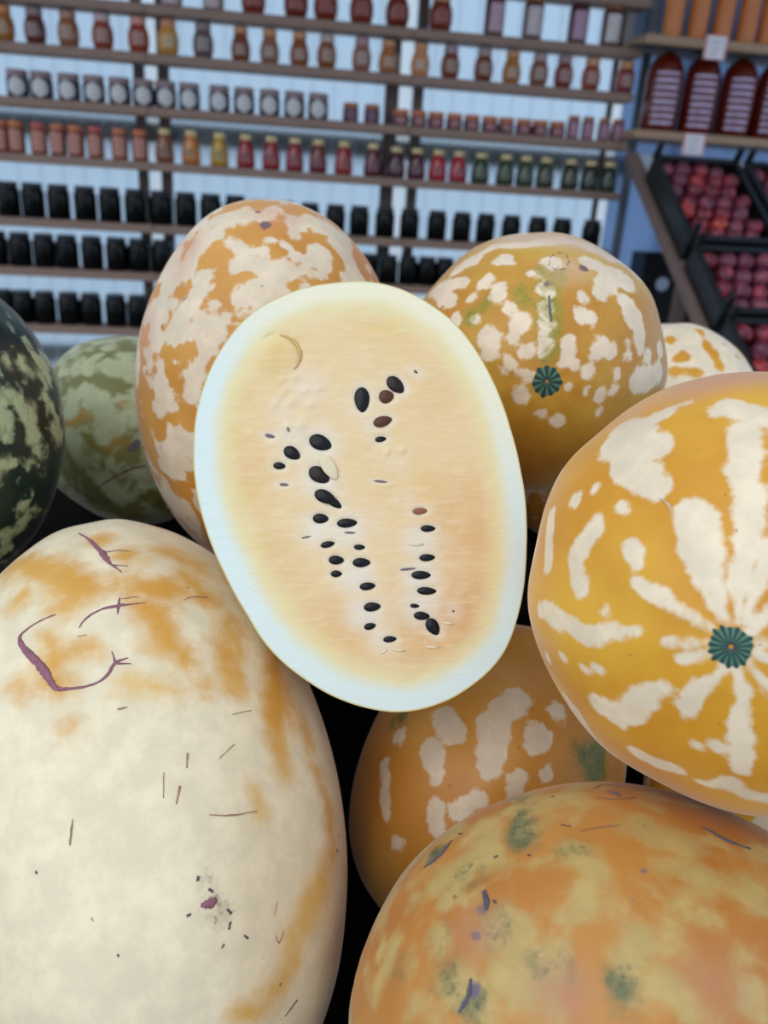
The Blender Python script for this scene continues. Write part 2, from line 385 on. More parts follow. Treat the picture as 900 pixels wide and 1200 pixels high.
def stripe_label(name, paper, ink, n):
    g = NG(name); t = g.n('ShaderNodeTexCoord').outputs['Object']; s = g.n('ShaderNodeSeparateXYZ'); g.l(t, s.inputs[0])
    w = g.math('SINE', g.math('MULTIPLY', s.outputs[2], n)); nz = g.noise(t, 45, 4)
    f = g.ramp(g.math('ADD', w, g.math('MULTIPLY', g.math('SUBTRACT', nz, .5), 1.6)), -.2, .9)
    g.l(g.mix(f, lin(ink), lin(paper)), g.b.inputs['Base Color']); g.b.inputs['Roughness'].default_value = .5
    return g.m
m_red = plain('red_brown_juice', (98, 26, 12), .12, noise=.15, scale=12, coat=.6)
m_rlab = stripe_label('printed_bottle_label', (206, 190, 222), (104, 44, 62), 290)
m_cap = plain('yellow_cap', (208, 164, 70), .4); m_or = plain('orange_juice', (224, 130, 30), .15, noise=.12, scale=20, coat=.5)
m_olab = stripe_label('orange_bottle_label', (220, 146, 96), (208, 116, 62), 420); m_ocap = plain('white_cap', (225, 220, 214), .4)
wB = 42 * px_m(815, 110, RD + .1); hB = 83 * px_m(815, 110, RD + .1)
def red_bottle():
    r = empty('juice_bottle'); R = wB / 2
    link('body', lathe_mesh('body', [(R * .93, 0), (R, .008), (R, hB * .68), (R * .97, hB * .76), (R * .86, hB * .85), (R * .66, hB * .93), (R * .36, hB * .985), (R * .26, hB), (R * .26, hB * 1.03)], 24), m_red, r, True)
    link('paper_label', patch_mesh('paper_label', R * 1.012, hB * .08, hB * .74, .62, 10), m_rlab, r, True)
    link('cap', lathe_mesh('cap', [(R * .32, hB * 1.0), (R * .34, hB * 1.01), (R * .34, hB * 1.09), (R * .3, hB * 1.10)], 16), m_cap, r)
    return r
base = red_bottle()
for i, x in enumerate((768, 811, 854, 895)):
    o = base if i == 0 else copy_tree(base)
    uu = float(wall_uv(np.array([[float(x), 158.]]), RD + .09)[0][0])
    o.location = wp(uu, RD + .09, zL + .0135); o.rotation_euler = (0, 0, ROTW - .22)
    tag(o, 'large red-brown juice bottle with striped label, %s from the left on its shelf' % ORD[i], 'bottle', 'large juice bottles on the lower right shelf')
wO = 22 * px_m(815, 30, RD + .09)
def orange_bottle():
    r = empty('juice_bottle'); R = wO / 2; h = .235
    link('body', lathe_mesh('body', [(R * .9, 0), (R, .006), (R, h * .6), (R * .9, h * .72), (R * .5, h * .88), (R * .42, h * .94), (R * .42, h)], 20), m_or, r, True)
    link('paper_label', patch_mesh('paper_label', R * 1.015, h * .06, h * .55, .85, 10), m_olab, r, True)
    link('cap', lathe_mesh('cap', [(R * .5, h * .98), (R * .5, h * 1.07), (R * .45, h * 1.08)], 16), m_ocap, r)
    return r
base = orange_bottle()
for i, x in enumerate((785.5, 815, 844, 873, 898)):
    o = base if i == 0 else copy_tree(base)
    uu = float(wall_uv(np.array([[float(x), 44.]]), RD + .08)[0][0])
    o.location = wp(uu, RD + .08, zU + .0145); o.rotation_euler = (0, 0, ROTW - .2)
    tag(o, 'orange juice bottle, %s from the left on the upper right shelf' % ORD[i], 'bottle', 'orange juice bottles on the upper right shelf')
m_card = plain('tag_card', (238, 232, 240), .5); m_tagb = plain('tag_pink_border', (226, 170, 178), .5); m_ink = plain('tag_grey_print', (170, 170, 190), .6)
for (x, y, w, h, lb) in ((838.5, 56, 27, 25, 'white price tag with pink border on the edge of the upper right shelf'), (813, 169.5, 27, 23, 'white price tag with pink border on the edge of the lower right shelf')):
    D = RD - .004; a, z = wall_uv(np.array([[x, y]]), D); s = px_m(x, y, D); w *= s; h *= s
    t = wall_root('price_tag'); t.location = wp(float(a[0]), D, float(z[0])); tag(t, lb, 'price tag', 'price tags')
    link('border', box_mesh('border', (-w / 2, -.0015, -h / 2), (w / 2, .002, h / 2)), m_tagb, t)
    link('card', box_mesh('card', (-w * .40, -.0022, -h * .46), (w * .40, -.0016, h * .46)), m_card, t)
    for k in range(3): link('print_line', box_mesh('print_line', (-w * .25, -.0028, h * (.2 - .24 * k)), (w * (.22 - .06 * k), -.0023, h * (.26 - .24 * k))), m_ink, t)

# ------------------------------------------------------------------ sloping fruit stand
p1 = ray(np.array([743., 183.])); P1 = p1 * (2.88 / (p1 @ WN)); u1 = P1 @ WT
p2 = ray(np.array([832., 392.])); P2 = p2 * (u1 / (p2 @ WT))
sd = P2 - P1; SLEN = np.linalg.norm(sd); sd /= SLEN
sn = np.cross(WT, sd); sn /= np.linalg.norm(sn)
if sn @ FW > 0: sn = -sn                      # out of the stand, towards the customer
stand = empty('fruit_stand'); stand.matrix_world = Matrix(((WT[0], sd[0], sn[0], P1[0]), (WT[1], sd[1], sn[1], P1[1]), (WT[2], sd[2], sn[2], P1[2] + H), (0, 0, 0, 1)))
SM = stand.matrix_world.copy()
tag(stand, 'sloping wooden fruit display at the right holding black crates', 'display stand')
def on_stand(px):
    d = ray(np.asarray(px, float)); k = (P1 @ sn + .080) / (d @ sn); q = d * k - P1; return float(q @ WT), float(q @ sd)
m_rail = plain('grey_brown_rail', (124, 104, 98), .7, noise=.14, scale=14, stretch=(8, 1, 8))
link('side_rail', box_mesh('side_rail', (-.02, -.02, -.03), (.022, SLEN * 1.6, .004), .003), m_rail, stand)
link('side_rail', box_mesh('side_rail', (1.10, -.02, -.03), (1.14, SLEN * 1.6, .004), .003), m_rail, stand)
link('board', box_mesh('board', (.023, -.02, -.03), (1.099, SLEN * 1.6, -.004)), plain('pale_blue_board', (190, 200, 214), .5), stand)
inv = SM.inverted()
for uu in (.25, .95):
    for vv in (.03, SLEN * 1.5):
        top = SM @ Vector((uu + .01, vv, -.035)); foot = Vector((top.x, top.y, 0.0))
        me = box_mesh('leg', (top.x - .02, top.y - .02, 0), (top.x + .02, top.y + .02, top.z)); me.transform(inv)
        link('leg', me, m_rail, stand)
m_crate = plain('black_crate_plastic', (20, 22, 24), .38, noise=.1, scale=40)
def crate(u0, u1_, v0, v1, label):
    t = empty('fruit_crate'); t.matrix_world = SM @ Matrix.Translation((u0, v0, -.003)); tag(t, label, 'crate', 'black crates on the fruit stand')
    w, l, h = u1_ - u0, v1 - v0, .083
    link('base', box_mesh('base', (.006, .006, 0), (w - .006, l - .006, .006)), m_crate, t)
    for a, b in (((0, 0, 0), (w, .008, h)), ((0, l - .008, 0), (w, l, h)), ((0, .0081, 0), (.008, l - .0081, h)), ((w - .008, .0081, 0), (w, l - .0081, h))):
        link('side_panel', box_mesh('side_panel', a, b, .001), m_crate, t)
    for a, b in (((-.006, -.006, h + .0003), (w + .006, .016, h + .008)), ((-.006, l - .016, h + .0003), (w + .006, l + .006, h + .008)),
                 ((-.006, .0163, h + .0003), (.014, l - .0163, h + .008)), ((w - .014, .0163, h + .0003), (w + .006, l - .0163, h + .008))):
        link('rim', box_mesh('rim', a, b, .002), m_crate, t)
    for cu in (0, w):
        for cv in (0, l):
            s = 1 if cu == 0 else -1
            link('corner_post', lathe_mesh('corner_post', [(.011, 0), (.011, .032), (.008, .045), (.003, .048)], 10), m_crate, t).location = (cu + s * .006, cv + (.005 if cv == 0 else -.005), h + .0085)
    return t, w, l
def fruit_mesh():
    v = []; f = []; n, s = 12, 18
    for i in range(n + 1):
        th = math.pi * i / n
        for k in range(s):
            ph = 2 * math.pi * k / s; r = 1 - .30 * math.exp(-(th / .38) ** 2) - .09 * math.exp(-(min(ph, 2 * math.pi - ph) / .3) ** 2) * math.sin(th) + .05 * math.exp(-((math.pi - th) / .25) ** 2)
            v.append((r * math.sin(th) * math.cos(ph), r * math.sin(th) * math.sin(ph), r * math.cos(th)))
    for i in range(n):
        for k in range(s):
            k2 = (k + 1) % s; f.append((i * s + k, (i + 1) * s + k, (i + 1) * s + k2, i * s + k2))
    bm = bmesh.new(); me = mesh('nectarine', v, f); bm.from_mesh(me); bmesh.ops.remove_doubles(bm, verts=bm.verts, dist=1e-4); bm.to_mesh(me); bm.free()
    return me
def fruit_material(name, dark, lightc):
    g = NG(name); co = g.n('ShaderNodeTexCoord').outputs['Object']
    oi = g.n('ShaderNodeObjectInfo').outputs['Random']
    va = g.n('ShaderNodeVectorMath', operation='ADD'); g.l(co, va.inputs[0]); g.l(oi, va.inputs[1])
    col = g.mix(g.ramp(g.noise(va.outputs[0], 1.3, 3), .38, .68), lin(dark), lin(lightc))
    g.l(col, g.b.inputs['Base Color']); g.b.inputs['Roughness'].default_value = .38; return g.m
fm = [fruit_material('nectarine_dark', (96, 30, 46), (176, 62, 82)), fruit_material('nectarine_plum', (98, 44, 66), (152, 74, 92)), fruit_material('nectarine_bright', (150, 40, 46), (224, 92, 66))]
FM = []
for m in fm:
    me = fruit_mesh(); me.materials.append(m); me.polygons.foreach_set('use_smooth', [True] * len(me.polygons)); FM.append(me)
# corner columns/rows of the photograph on the stand's own surface
a0, b0 = on_stand((766, 184)); a1, _ = on_stand((862, 190)); _, b1 = on_stand((840, 282)); _, b2 = on_stand((860, 292)); _, b3 = on_stand((870, 366)); _, b4 = on_stand((880, 376))
cw = a1 - a0
specs = [(a0, b0, b1, 'upper left black crate on the sloping stand', 'upper left crate'), (a0 + cw + .03, b0, b1, 'upper right black crate cut by the frame edge', 'upper right crate'),
         (a0, b2, b3, 'middle left black crate on the sloping stand', 'middle left crate'), (a0 + cw + .03, b2, b3, 'middle right black crate at the frame edge', 'middle right crate'),
         (a0, b4, b4 + (b3 - b2), 'lowest left black crate just above the melons', 'lowest left crate')]
rf = random.Random(11)
for ci, (ca, v0, v1, lab, nick) in enumerate(specs):
    t, w, l = crate(ca, ca + cw, v0, v1, lab)
    nu = 4; r = (w - .02) / (2 * nu + 1) * .965; dv = r * 1.80; nv = int((l - .02 - 2 * r) / dv) + 1
    dv = (l - .02 - 2 * r) / max(1, nv - 1); du = 2 * r * 1.012
    for j in range(nv):
        for i in range(nu):
            lp = Vector((.010 + r + i * du + (r if j % 2 else 0), .010 + r + j * dv, .062 + rf.uniform(-.005, .010)))
            p = t.matrix_world @ lp
            k = rf.choices((0, 1, 2), (5, 5, .7))[0]
            o = bpy.data.objects.new('nectarine', FM[k]); C.objects.link(o)
            o.matrix_world = Matrix.Translation(p) @ Matrix.Rotation(rf.uniform(0, 6.28), 4, Vector((rf.uniform(-1, 1), rf.uniform(-1, 1), rf.uniform(-1, 1))).normalized()) @ Matrix.Scale(r * rf.uniform(.93, 1), 4)
            word = ('dark red', 'plum-purple', 'bright orange-red')[k]
            tag(o, '%s nectarine, %s row %s from left in the %s' % (word, ORD[j], ORD[i], nick), 'nectarine', 'nectarines in the %s' % nick)
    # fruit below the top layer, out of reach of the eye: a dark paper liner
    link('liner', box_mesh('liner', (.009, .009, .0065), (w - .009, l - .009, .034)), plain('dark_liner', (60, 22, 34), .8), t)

# black crates beside the stand, on a low cabinet
D = 3.0; ub, zb = wall_uv(np.array([[757., 297.], [757., 327.], [757., 395.], [776., 333.]]), D)
ubx = float(ub[0]); s = px_m(780, 330, D)
m_blk = plain('black_box_plastic', (14, 16, 20), .4)
z_low = float(zb[2]); 
cab = wall_root('low_cabinet'); tag(cab, 'dark low cabinet standing below the black boxes by the fruit stand', 'cabinet')
cab.location = wp(0, 0, 0)
link('carcass', box_mesh('carcass', (ubx - .02, D - .0, .04), (ubx + .36, D + .125, z_low), .004), plain('dark_cabinet', (30, 30, 36), .5), cab)
link('plinth', box_mesh('plinth', (ubx, D + .02, 0), (ubx + .34, D + .12, .0395)), m_blk, cab)
for k, (za, zz, lb) in enumerate(((z_low + .001, float(zb[1]) - .002, 'black box with a round white sticker beside the fruit stand'), (float(zb[1]) + .001, float(zb[0]), 'open black box stacked on the stickered box beside the fruit stand'))):
    o = wall_root('storage_box'); tag(o, lb, 'box', 'black boxes by the fruit stand'); hh = zz - za; w = .30
    o.location = wp(ubx, D, za)
    link('base', box_mesh('base', (0, 0, 0), (w, .12, .005)), m_blk, o)
    for a, b in (((0, 0, .0051), (w, .006, hh)), ((0, .114, .0051), (w, .12, hh)), ((0, .0061, .0051), (.006, .1139, hh)), ((w - .006, .0061, .0051), (w, .1139, hh))):
        link('side_panel', box_mesh('side_panel', a, b), m_blk, o)
    if k == 0:
        st = lathe_mesh('sticker', [(.0255, 0), (.0255, .0012), (.024, .0014)], 20); st.transform(Matrix.Rotation(math.pi / 2, 4, 'X'))
        link('sticker', st, plain('white_sticker', (196, 210, 240), .5), o).location = (float(ub[3]) - ubx, -.0003, float(zb[3]) - za)
        link('lid', box_mesh('lid', (.002, .0, hh), (w - .002, .12, hh + .002)), m_blk, o)

# ------------------------------------------------------------------ market table
tb = empty('market_table'); tag(tb, 'dark cloth-covered stepped market table under the melon pile', 'table')
m_cloth = plain('dark_table_cloth', (17, 13, 12), .95, spec=.08, noise=.2, scale=50, bump=.3); m_leg = plain('table_leg_wood', (92, 74, 58), .7, noise=.15, scale=20)
link('table_top', box_mesh('table_top', (-.95, .09, TBL - .03), (.95, 1.25, TBL), .004), m_cloth, tb)
for x in (-.9, .9):
    for y in (.14, 1.2): link('leg', box_mesh('leg', (x - .025, y - .025, 0), (x + .025, y + .025, TBL - .0305)), m_leg, tb)
STEP = TBL + .189
link('riser', box_mesh('riser', (-.95, .665, TBL + .0005), (.95, 1.24, STEP), .006), m_cloth, tb)

# ------------------------------------------------------------------ melons
MEL = {
'front_pale': (-0.148, 0.4238, -0.3876, 0.3641, -0.7304, -0.5779, 0.2016, 0.1296),
'right_big': (0.2010, 0.4000, -0.1931, -0.4406, -0.8712, 0.2164, 0.1281, 0.1162),
'back_right': (0.121, 0.7076, -0.1395, -0.0805, -0.992, 0.0971, 0.129, 0.1091),
'far_right': (0.3392, 0.9416, -0.236, 0.1603, -0.6605, -0.7335, 0.1128, 0.0923),
'back_tall': (-0.1053, 0.691, -0.1786, 0.0001, 0.0647, 0.9979, 0.161, 0.1121),
'lower_mid': (0.0957, 0.5178, -0.4319, 0.52, 0.501, 0.6918, 0.1271, 0.0986),
'bottom_right': (0.1484, 0.2841, -0.4118, -0.9723, 0.1013, 0.2108, 0.1499, 0.1346),
'left_dark': (-0.364, 0.5976, -0.2122, 0.2811, 0.1588, 0.9464, 0.1299, 0.1034),
'back_green': (-0.2730, 0.8232, -0.2600, 0.5594, -0.806, -0.1935, 0.1151, 0.0944),
}
class Body:
    def __init__(s, p):
        s.c = np.array(p[:3]) + CAM; s.ax = np.array(p[3:6]) / np.linalg.norm(p[3:6]); s.a, s.b = p[6], p[7]
        s.A = np.eye(3) / s.b ** 2 + np.outer(s.ax, s.ax) * (1 / s.a ** 2 - 1 / s.b ** 2)
        q = np.array([0, 0, 1.]) if abs(s.ax[2]) < .9 else np.array([0, 1., 0])
        x = np.cross(q, s.ax); x /= np.linalg.norm(x); y = np.cross(s.ax, x); s.M = np.array([x, y, s.ax]).T
    def hit(s, px):
        """points where the sight lines of photograph columns/rows meet the skin, with the metres one pixel spans there"""
        d = ray(np.asarray(px, float)); o = CAM - s.c
        a = np.einsum('ni,ij,nj->n', d, s.A, d); b = d @ s.A @ o; c = o @ s.A @ o - 1
        D = b * b - a * c; t = np.where(D > 0, (-b - np.sqrt(np.maximum(D, 0))) / a, -b / a)
        P = CAM + d * t[:, None]; q = P - s.c; k = np.sqrt(np.einsum('ni,ij,nj->n', q, s.A, q)); P = s.c + q / k[:, None]
        return P, t / F
    def bump(s, U): return (fbm(U * 2.2, s.seed, 2) - .5) * s.rough + .0008 * np.cos(9 * np.arctan2(U[:, 1], U[:, 0])) * np.hypot(U[:, 0], U[:, 1])
    seed, rough = 1, 0.0
    def lifted(s, P):
        L = (P - s.c) @ s.M; U = L / np.array([s.b, s.b, s.a]); U /= np.linalg.norm(U, axis=1)[:, None]
        return s.c + (P - s.c) * (1 + s.bump(U) / s.b)[:, None]
    def normal(s, P):
        n = (P - s.c) @ s.A; return n / np.linalg.norm(n, axis=-1, keepdims=True)

def capsules(B, lines, sc_, ox, oy):
    """lines of (x, y, r) in a magnified view -> 3-D capsules lying on the skin"""
    out = []
    for L in lines:
        if isinstance(L, tuple): L = [L]
        P, m = B.hit([(ox + x / sc_, oy + y / sc_) for x, y, r in L]); R = [r / sc_ * k * 1.06 + .0012 for (x, y, r), k in zip(L, m)]
        if len(L) == 1: out.append((P[0], P[0], R[0], R[0]))
        for i in range(len(L) - 1): out.append((P[i], P[i + 1], R[i], R[i + 1]))
    return out
def field(P, caps):
    best = np.full(len(P), -1.0)
    for a, b, ra, rb in caps:
        ab = b - a; L = ab @ ab
        t = np.clip(((P - a) @ ab) / L, 0, 1) if L > 1e-12 else np.zeros(len(P))
        d = np.linalg.norm(P - a - t[:, None] * ab, axis=1); best = np.maximum(best, ra + (rb - ra) * t - d)
    return best

def melon(key, label, mat, cream=(), inv=(), view=(1, 0, 0), green=(), blush_sheen=(), stain=(), nl=150, ns=210, seed=1, proc=.5, extra=None, wob=.006, rough=.004, name='melon'):
    B = Body(MEL[key]) if isinstance(key, str) else Body(key)
    th = np.linspace(0, math.pi, nl + 1); ph = np.linspace(0, 2 * math.pi, ns, endpoint=False)
    T, Pm = np.meshgrid(th[1:-1], ph, indexing='ij'); T = T.ravel(); Pm = Pm.ravel()
    U = np.c_[np.sin(T) * np.cos(Pm), np.sin(T) * np.sin(Pm), np.cos(T)]; U = np.vstack([U, [[0, 0, 1], [0, 0, -1]]])
    L = U * np.array([B.b, B.b, B.a])
    B.seed, B.rough = seed, rough
    L = L * (1 + B.bump(U) / B.b)[:, None]
    W = B.c + L @ B.M.T
    f = []; n = nl - 1
    for i in range(n - 1):
        for k in range(ns):
            k2 = (k + 1) % ns; f.append((i * ns + k, (i + 1) * ns + k, (i + 1) * ns + k2, i * ns + k2))
    for k in range(ns):
        f.append((n * ns, k, (k + 1) % ns)); f.append((n * ns + 1, (n - 1) * ns + (k + 1) % ns, (n - 1) * ns + k))
    me = mesh('melon', L, f); me.materials.append(mat)
    me.polygons.foreach_set('use_smooth', [True] * len(me.polygons))
    # colour fields
    warp = np.c_[fbm(W / .018, seed + 5, 3), fbm(W / .018, seed + 15, 3), fbm(W / .018, seed + 25, 3)] - .5
    Q = W + warp * wob * 2
    lo = np.c_[L[:, 0] / .028, L[:, 1] / .028, L[:, 2] / .055]
    pr = (fbm(lo, seed + 40, 3) - proc) * .09
    g_ = (lambda A: field(Q, capsules(B, A, *view)))
    c = np.maximum(g_(cream), pr * 0 - .02) if cream else None
    if extra: c = np.maximum(c, (fbm(np.c_[Q[:, 0] / .016, Q[:, 1] / .016, Q[:, 2] / .016], seed + 60, 3) - extra) * .04)
    if inv: c = np.minimum(-g_(inv), .02)
    if c is None: cr = pr
    else:
        face = np.einsum('ni,ni->n', B.normal(W), (CAM - W) / np.linalg.norm(CAM - W, axis=1)[:, None])
        rel = W - CAM; z = rel @ FW; X = rel @ RT / z * F + 450; Y = -(rel @ UP) / z * F + 600
        inside = sstep(-60, 10, X) * sstep(960, 890, X) * sstep(-60, 10, Y) * sstep(1280, 1190, Y)
        w = sstep(-.05, .22, face) * inside; cr = c * w + pr * (1 - w)
    gr = sstep(-.014, .012, g_(green)) if green else np.zeros(len(W))
    bl = sstep(-.02, .01, g_(blush_sheen)) if blush_sheen else np.zeros(len(W))
    sn_ = sstep(-.004, .003, g_(stain)) if stain else np.zeros(len(W))
    color_attr(me, 'mask', np.c_[np.clip(cr * 100, -2, 2), gr, bl * .75, sn_])
    o = link(name, me); o.matrix_world = Matrix(((*B.M[0], B.c[0]), (*B.M[1], B.c[1]), (*B.M[2], B.c[2]), (0, 0, 0, 1)))
    tag(o, label, 'melon', 'melons in the pile'); o['_b'] = 0; del o['_b']
    return o, B

def on_skin(o, B, name, pts, mat, view, lift=.0003, flat=.35, seg=7, sub=5):
    """raised corky ridge following the skin; pts = (x, y, half width) in a magnified view"""
    pts = [np.array(p, float) for p in pts]; fine = []
    for i in range(len(pts) - 1):
        p0, p1, p2, p3 = pts[max(i - 1, 0)], pts[i], pts[i + 1], pts[min(i + 2, len(pts) - 1)]
        for k in range(sub):
            t = k / sub; fine.append(.5 * (2 * p1 + (p2 - p0) * t + (2 * p0 - 5 * p1 + 4 * p2 - p3) * t * t + (3 * p1 - p0 - 3 * p2 + p3) * t ** 3))
    fine.append(pts[-1]); rr = random.Random(len(pts) * 7 + int(pts[0][0]))
    fine = [p + np.array([rr.uniform(-.6, .6), rr.uniform(-.6, .6), p[2] * rr.uniform(-.22, .22)]) for p in fine]
    s, ox, oy = view; P, m = B.hit([(ox + p[0] / s, oy + p[1] / s) for p in fine]); N = B.normal(P); P = B.lifted(P)
    v = []; f = []
    for i in range(len(P)):
        t = P[min(i + 1, len(P) - 1)] - P[max(i - 1, 0)]; t = t / (np.linalg.norm(t) + 1e-12); sdir = np.cross(N[i], t); r = max(.00022, fine[i][2] / s * m[i] * (.62 if name != 'scar' else .85))
        for k in range(seg):
            a = 2 * math.pi * k / seg; v.append(P[i] + N[i] * lift + sdir * r * math.cos(a) + N[i] * min(r * flat, .0011) * math.sin(a))
    for i in range(len(P) - 1):
        for k in range(seg):
            k2 = (k + 1) % seg; f.append((i * seg + k, i * seg + k2, (i + 1) * seg + k2, (i + 1) * seg + k))
    f.append(tuple(range(seg))[::-1]); f.append(tuple((len(P) - 1) * seg + k for k in range(seg)))
    me = mesh(name, v, f); me.transform(o.matrix_world.inverted()); recalc(me)
    return link(name, me, mat, o, True)

def star(o, B, px, Rpx, teeth, name='blossom_scar'):
    """the dark green toothed scar at the blossom end"""
    P, m = B.hit([px]); c = P[0]; n = B.normal(P)[0]; R = Rpx * m[0]
    x = np.cross(n, [0, 0, 1]); x /= np.linalg.norm(x); y = np.cross(n, x); nr, na = 14, teeth * 8; rr = random.Random(teeth)
    tl = [rr.uniform(.72, 1.0) for _ in range(teeth)]
    v = [B.lifted(c[None])[0] + n * .0002]; col = [(.10, .06, .05, 1)]; f = []
    for i in range(1, nr + 1):
        for k in range(na):
            a = 2 * math.pi * k / na; tooth = k // 8; fr = abs((k % 8) / 8 - .5) * 2      # 0 mid tooth .. 1 gap
            rad = R * i / nr * (tl[tooth] * (1 - fr) + .78 * fr)
            q = c + x * rad * math.cos(a) + y * rad * math.sin(a)
            d = q - B.c; q = B.lifted((B.c + d / math.sqrt(d @ B.A @ d))[None])[0]; t = i / nr
            h = .0007 * (1 - t) + .00025 - .0012 * math.exp(-((t - .05) / .10) ** 2)
            v.append(q + B.normal(q[None])[0] * h)
            g1 = np.array(lin((22, 58, 54))[:3]); g2 = np.array(lin((92, 138, 114))[:3]); b0 = np.array(lin((96, 70, 84))[:3])
            cc = g1 + (g2 - g1) * max(0, fr - .35) / .65 * min(1, t * 1.6)
            cc = b0 * max(0, 1 - t / .28) + cc * min(1, t / .28); col.append((*cc, 1))
    for k in range(na): f.append((0, 1 + k, 1 + (k + 1) % na))
    for i in range(nr - 1):
        for k in range(na):
            k2 = (k + 1) % na; p = 1 + i * na; f.append((p + k, p + na + k, p + na + k2, p + k2))
    me = mesh(name, v, f); color_attr(me, 'tint', col); me.transform(o.matrix_world.inverted()); recalc(me)
    return link(name, me, m_star, o, True)
_g = NG('blossom_scar_skin'); _a = _g.n('ShaderNodeAttribute', attribute_name='tint'); _g.l(_a.outputs['Color'], _g.b.inputs['Base Color']); _g.b.inputs['Roughness'].default_value = .6; m_star = _g.m
m_scar = plain('purple_cork_scar', (150, 100, 116), .8, noise=.4, scale=500, bump=.5)
m_scuff = plain('brown_scuff', (168, 132, 106), .8, noise=.3, scale=300)
m_dark = plain('dark_fleck', (92, 78, 88), .8, noise=.3, scale=300)

sk_yel = skin_material('yellow_melon_skin', (212, 144, 30), (230, 174, 52), (230, 212, 184))
sk_org = skin_material('orange_melon_skin', (202, 136, 54), (216, 158, 74), (220, 200, 174), edge=.75)
sk_gld = skin_material('golden_melon_skin', (196, 136, 44), (210, 168, 64), (230, 210, 184), green=(150, 142, 40), blush_sheen=(218, 186, 164), edge=.7)  # pale pink tone serves as sheen painted on the top
sk_pal = skin_material('pale_melon_skin', green=(186, 160, 132), deep=(218, 158, 66), light=(228, 184, 106), cream=(230, 215, 184), edge=.9, width=1.0, bloom=.25)
sk_dus = skin_material('dusky_orange_melon_skin', (184, 116, 46), (196, 136, 64), (186, 158, 98), green=(88, 108, 76), blush_sheen=(180, 126, 104), stain=(112, 98, 118), edge=1.0, width=.6, bloom=.2)
sk_drk = skin_material('dark_green_melon_skin', (14, 30, 27), (30, 50, 42), (172, 182, 142), green=(190, 186, 146), edge=1.2, width=.35, rough=.3, bloom=.15)
sk_grn = skin_material('olive_green_melon_skin', (122, 118, 56), (104, 112, 64), (168, 172, 134), green=(176, 134, 52), stain=(96, 84, 80), edge=.8, width=.4, bloom=.35)

# --- large pale melon, front left
V1 = (2.0, 0, 600)
o, B = melon('front_pale', 'large pale cream melon with purple scars filling the lower left foreground', sk_pal, inv=[
  [(20, 140, 39), (110, 130, 42), (180, 190, 48), (150, 225, 28)], [(330, 175, 36), (385, 180, 48)], (300, 105, 28), [(540, 260, 17), (545, 330, 34), (550, 390, 31)], [(350, 230, 36), (380, 300, 36), (440, 350, 20)],
  [(640, 350, 25), (650, 430, 42), (650, 520, 34), (675, 600, 21)], [(700, 480, 15), (720, 540, 17)], [(730, 590, 8), (770, 690, 21), (785, 780, 17)], [(780, 790, 17), (760, 840, 27), (735, 910, 34), (700, 980, 32), (690, 1050, 23), (655, 1110, 23), (560, 1160, 25)],
  [(110, 300, 25), (130, 380, 28), (160, 400, 20)], (170, 490, 13), (60, 400, 28), (40, 210, 28), [(430, 150, 25), (480, 195, 31)], [(400, 420, 14), (300, 400, 17)], [(600, 640, 8), (620, 700, 10)], (480, 400, 22), (240, 60, 30), [(400, 90, 30), (470, 130, 30)], [(60, 70, 26), (20, 110, 36)], [(160, 330, 22), (210, 330, 18)], (560, 170, 24), (260, 170, 16)], view=V1,
  blush_sheen=[[(800, 820, 24), (790, 1010, 40)], (560, 130, 40), (700, 350, 30)], green=[[(470, 850, 12), (490, 900, 22), (530, 950, 14)]], stain=[(487, 914, 4)], seed=3, wob=.008, name='melon')
for pts in ([(130, 240, 1.5), (95, 255, 2), (60, 280, 3), (47, 300, 6), (60, 325, 9), (85, 350, 11), (105, 375, 12), (120, 400, 10), (135, 415, 7), (170, 412, 4), (220, 400, 3), (250, 380, 4), (270, 352, 5.5), (300, 342, 1.5)],
            [(270, 352, 3), (262, 325, 1.2)], [(272, 354, 3), (308, 356, 1.2)], [(185, 50, 2), (210, 65, 5), (235, 90, 8), (246, 106, 9), (258, 122, 5), (286, 145, 1.2)], [(245, 95, 2), (275, 92, 1.5), (304, 96, 1)], [(258, 125, 2), (300, 131, 1.2)],
            [(185, 270, 1.2), (200, 250, 3), (235, 230, 3), (280, 222, 5), (310, 220, 2.2), (342, 218, 1)], [(281, 203, 1.5), (278, 222, 4), (275, 242, 1.5)], [(285, 206, 1.2), (325, 204, 1)]):
    on_skin(o, B, 'scar', pts, m_scar, V1)
for pts in ([(430, 210, 1), (450, 200, 2), (485, 199, 3)], [(440, 565, 4), (437, 600, 2)], [(384, 610, 1.5), (383, 670, 2)], [(421, 642, 5), (413, 685, 2)], [(490, 710, 1.5), (540, 711, 3), (604, 702, 1)], [(514, 578, 1.5), (550, 544, 2)], [(545, 474, 1), (590, 464, 1.8)],
            [(171, 720, 1.5), (168, 745, 4), (165, 780, 3)], [(655, 915, 1), (645, 948, 1.8)], [(648, 995, 1), (656, 1012, 2.5), (668, 985, 1)], [(180, 290, 1.5), (203, 286, 1.2)], [(275, 460, 4), (297, 455, 3)]):
    on_skin(o, B, 'scuff', pts, m_scuff, V1)
for pts in ([(462, 850, 3), (461, 862, 5)], [(486, 880, 4), (497, 888, 3)], [(468, 917, 5), (488, 914, 12), (506, 905, 8)], [(436, 942, 3), (446, 938, 3)], [(530, 928, 3), (540, 940, 4)], [(538, 958, 3), (534, 975, 3)], [(522, 1008, 3), (518, 1018, 2)], [(570, 990, 2), (580, 998, 3)], [(86, 841, 3), (88, 847, 3)], [(276, 1038, 2.5), (278, 1044, 2.5)], [(670, 1186, 1.5), (698, 1146, 3)], [(789, 790, 2.5), (790, 797, 2.5)]):
    on_skin(o, B, 'scar', pts, m_dark if pts[0][0] != 468 else m_scar, V1)

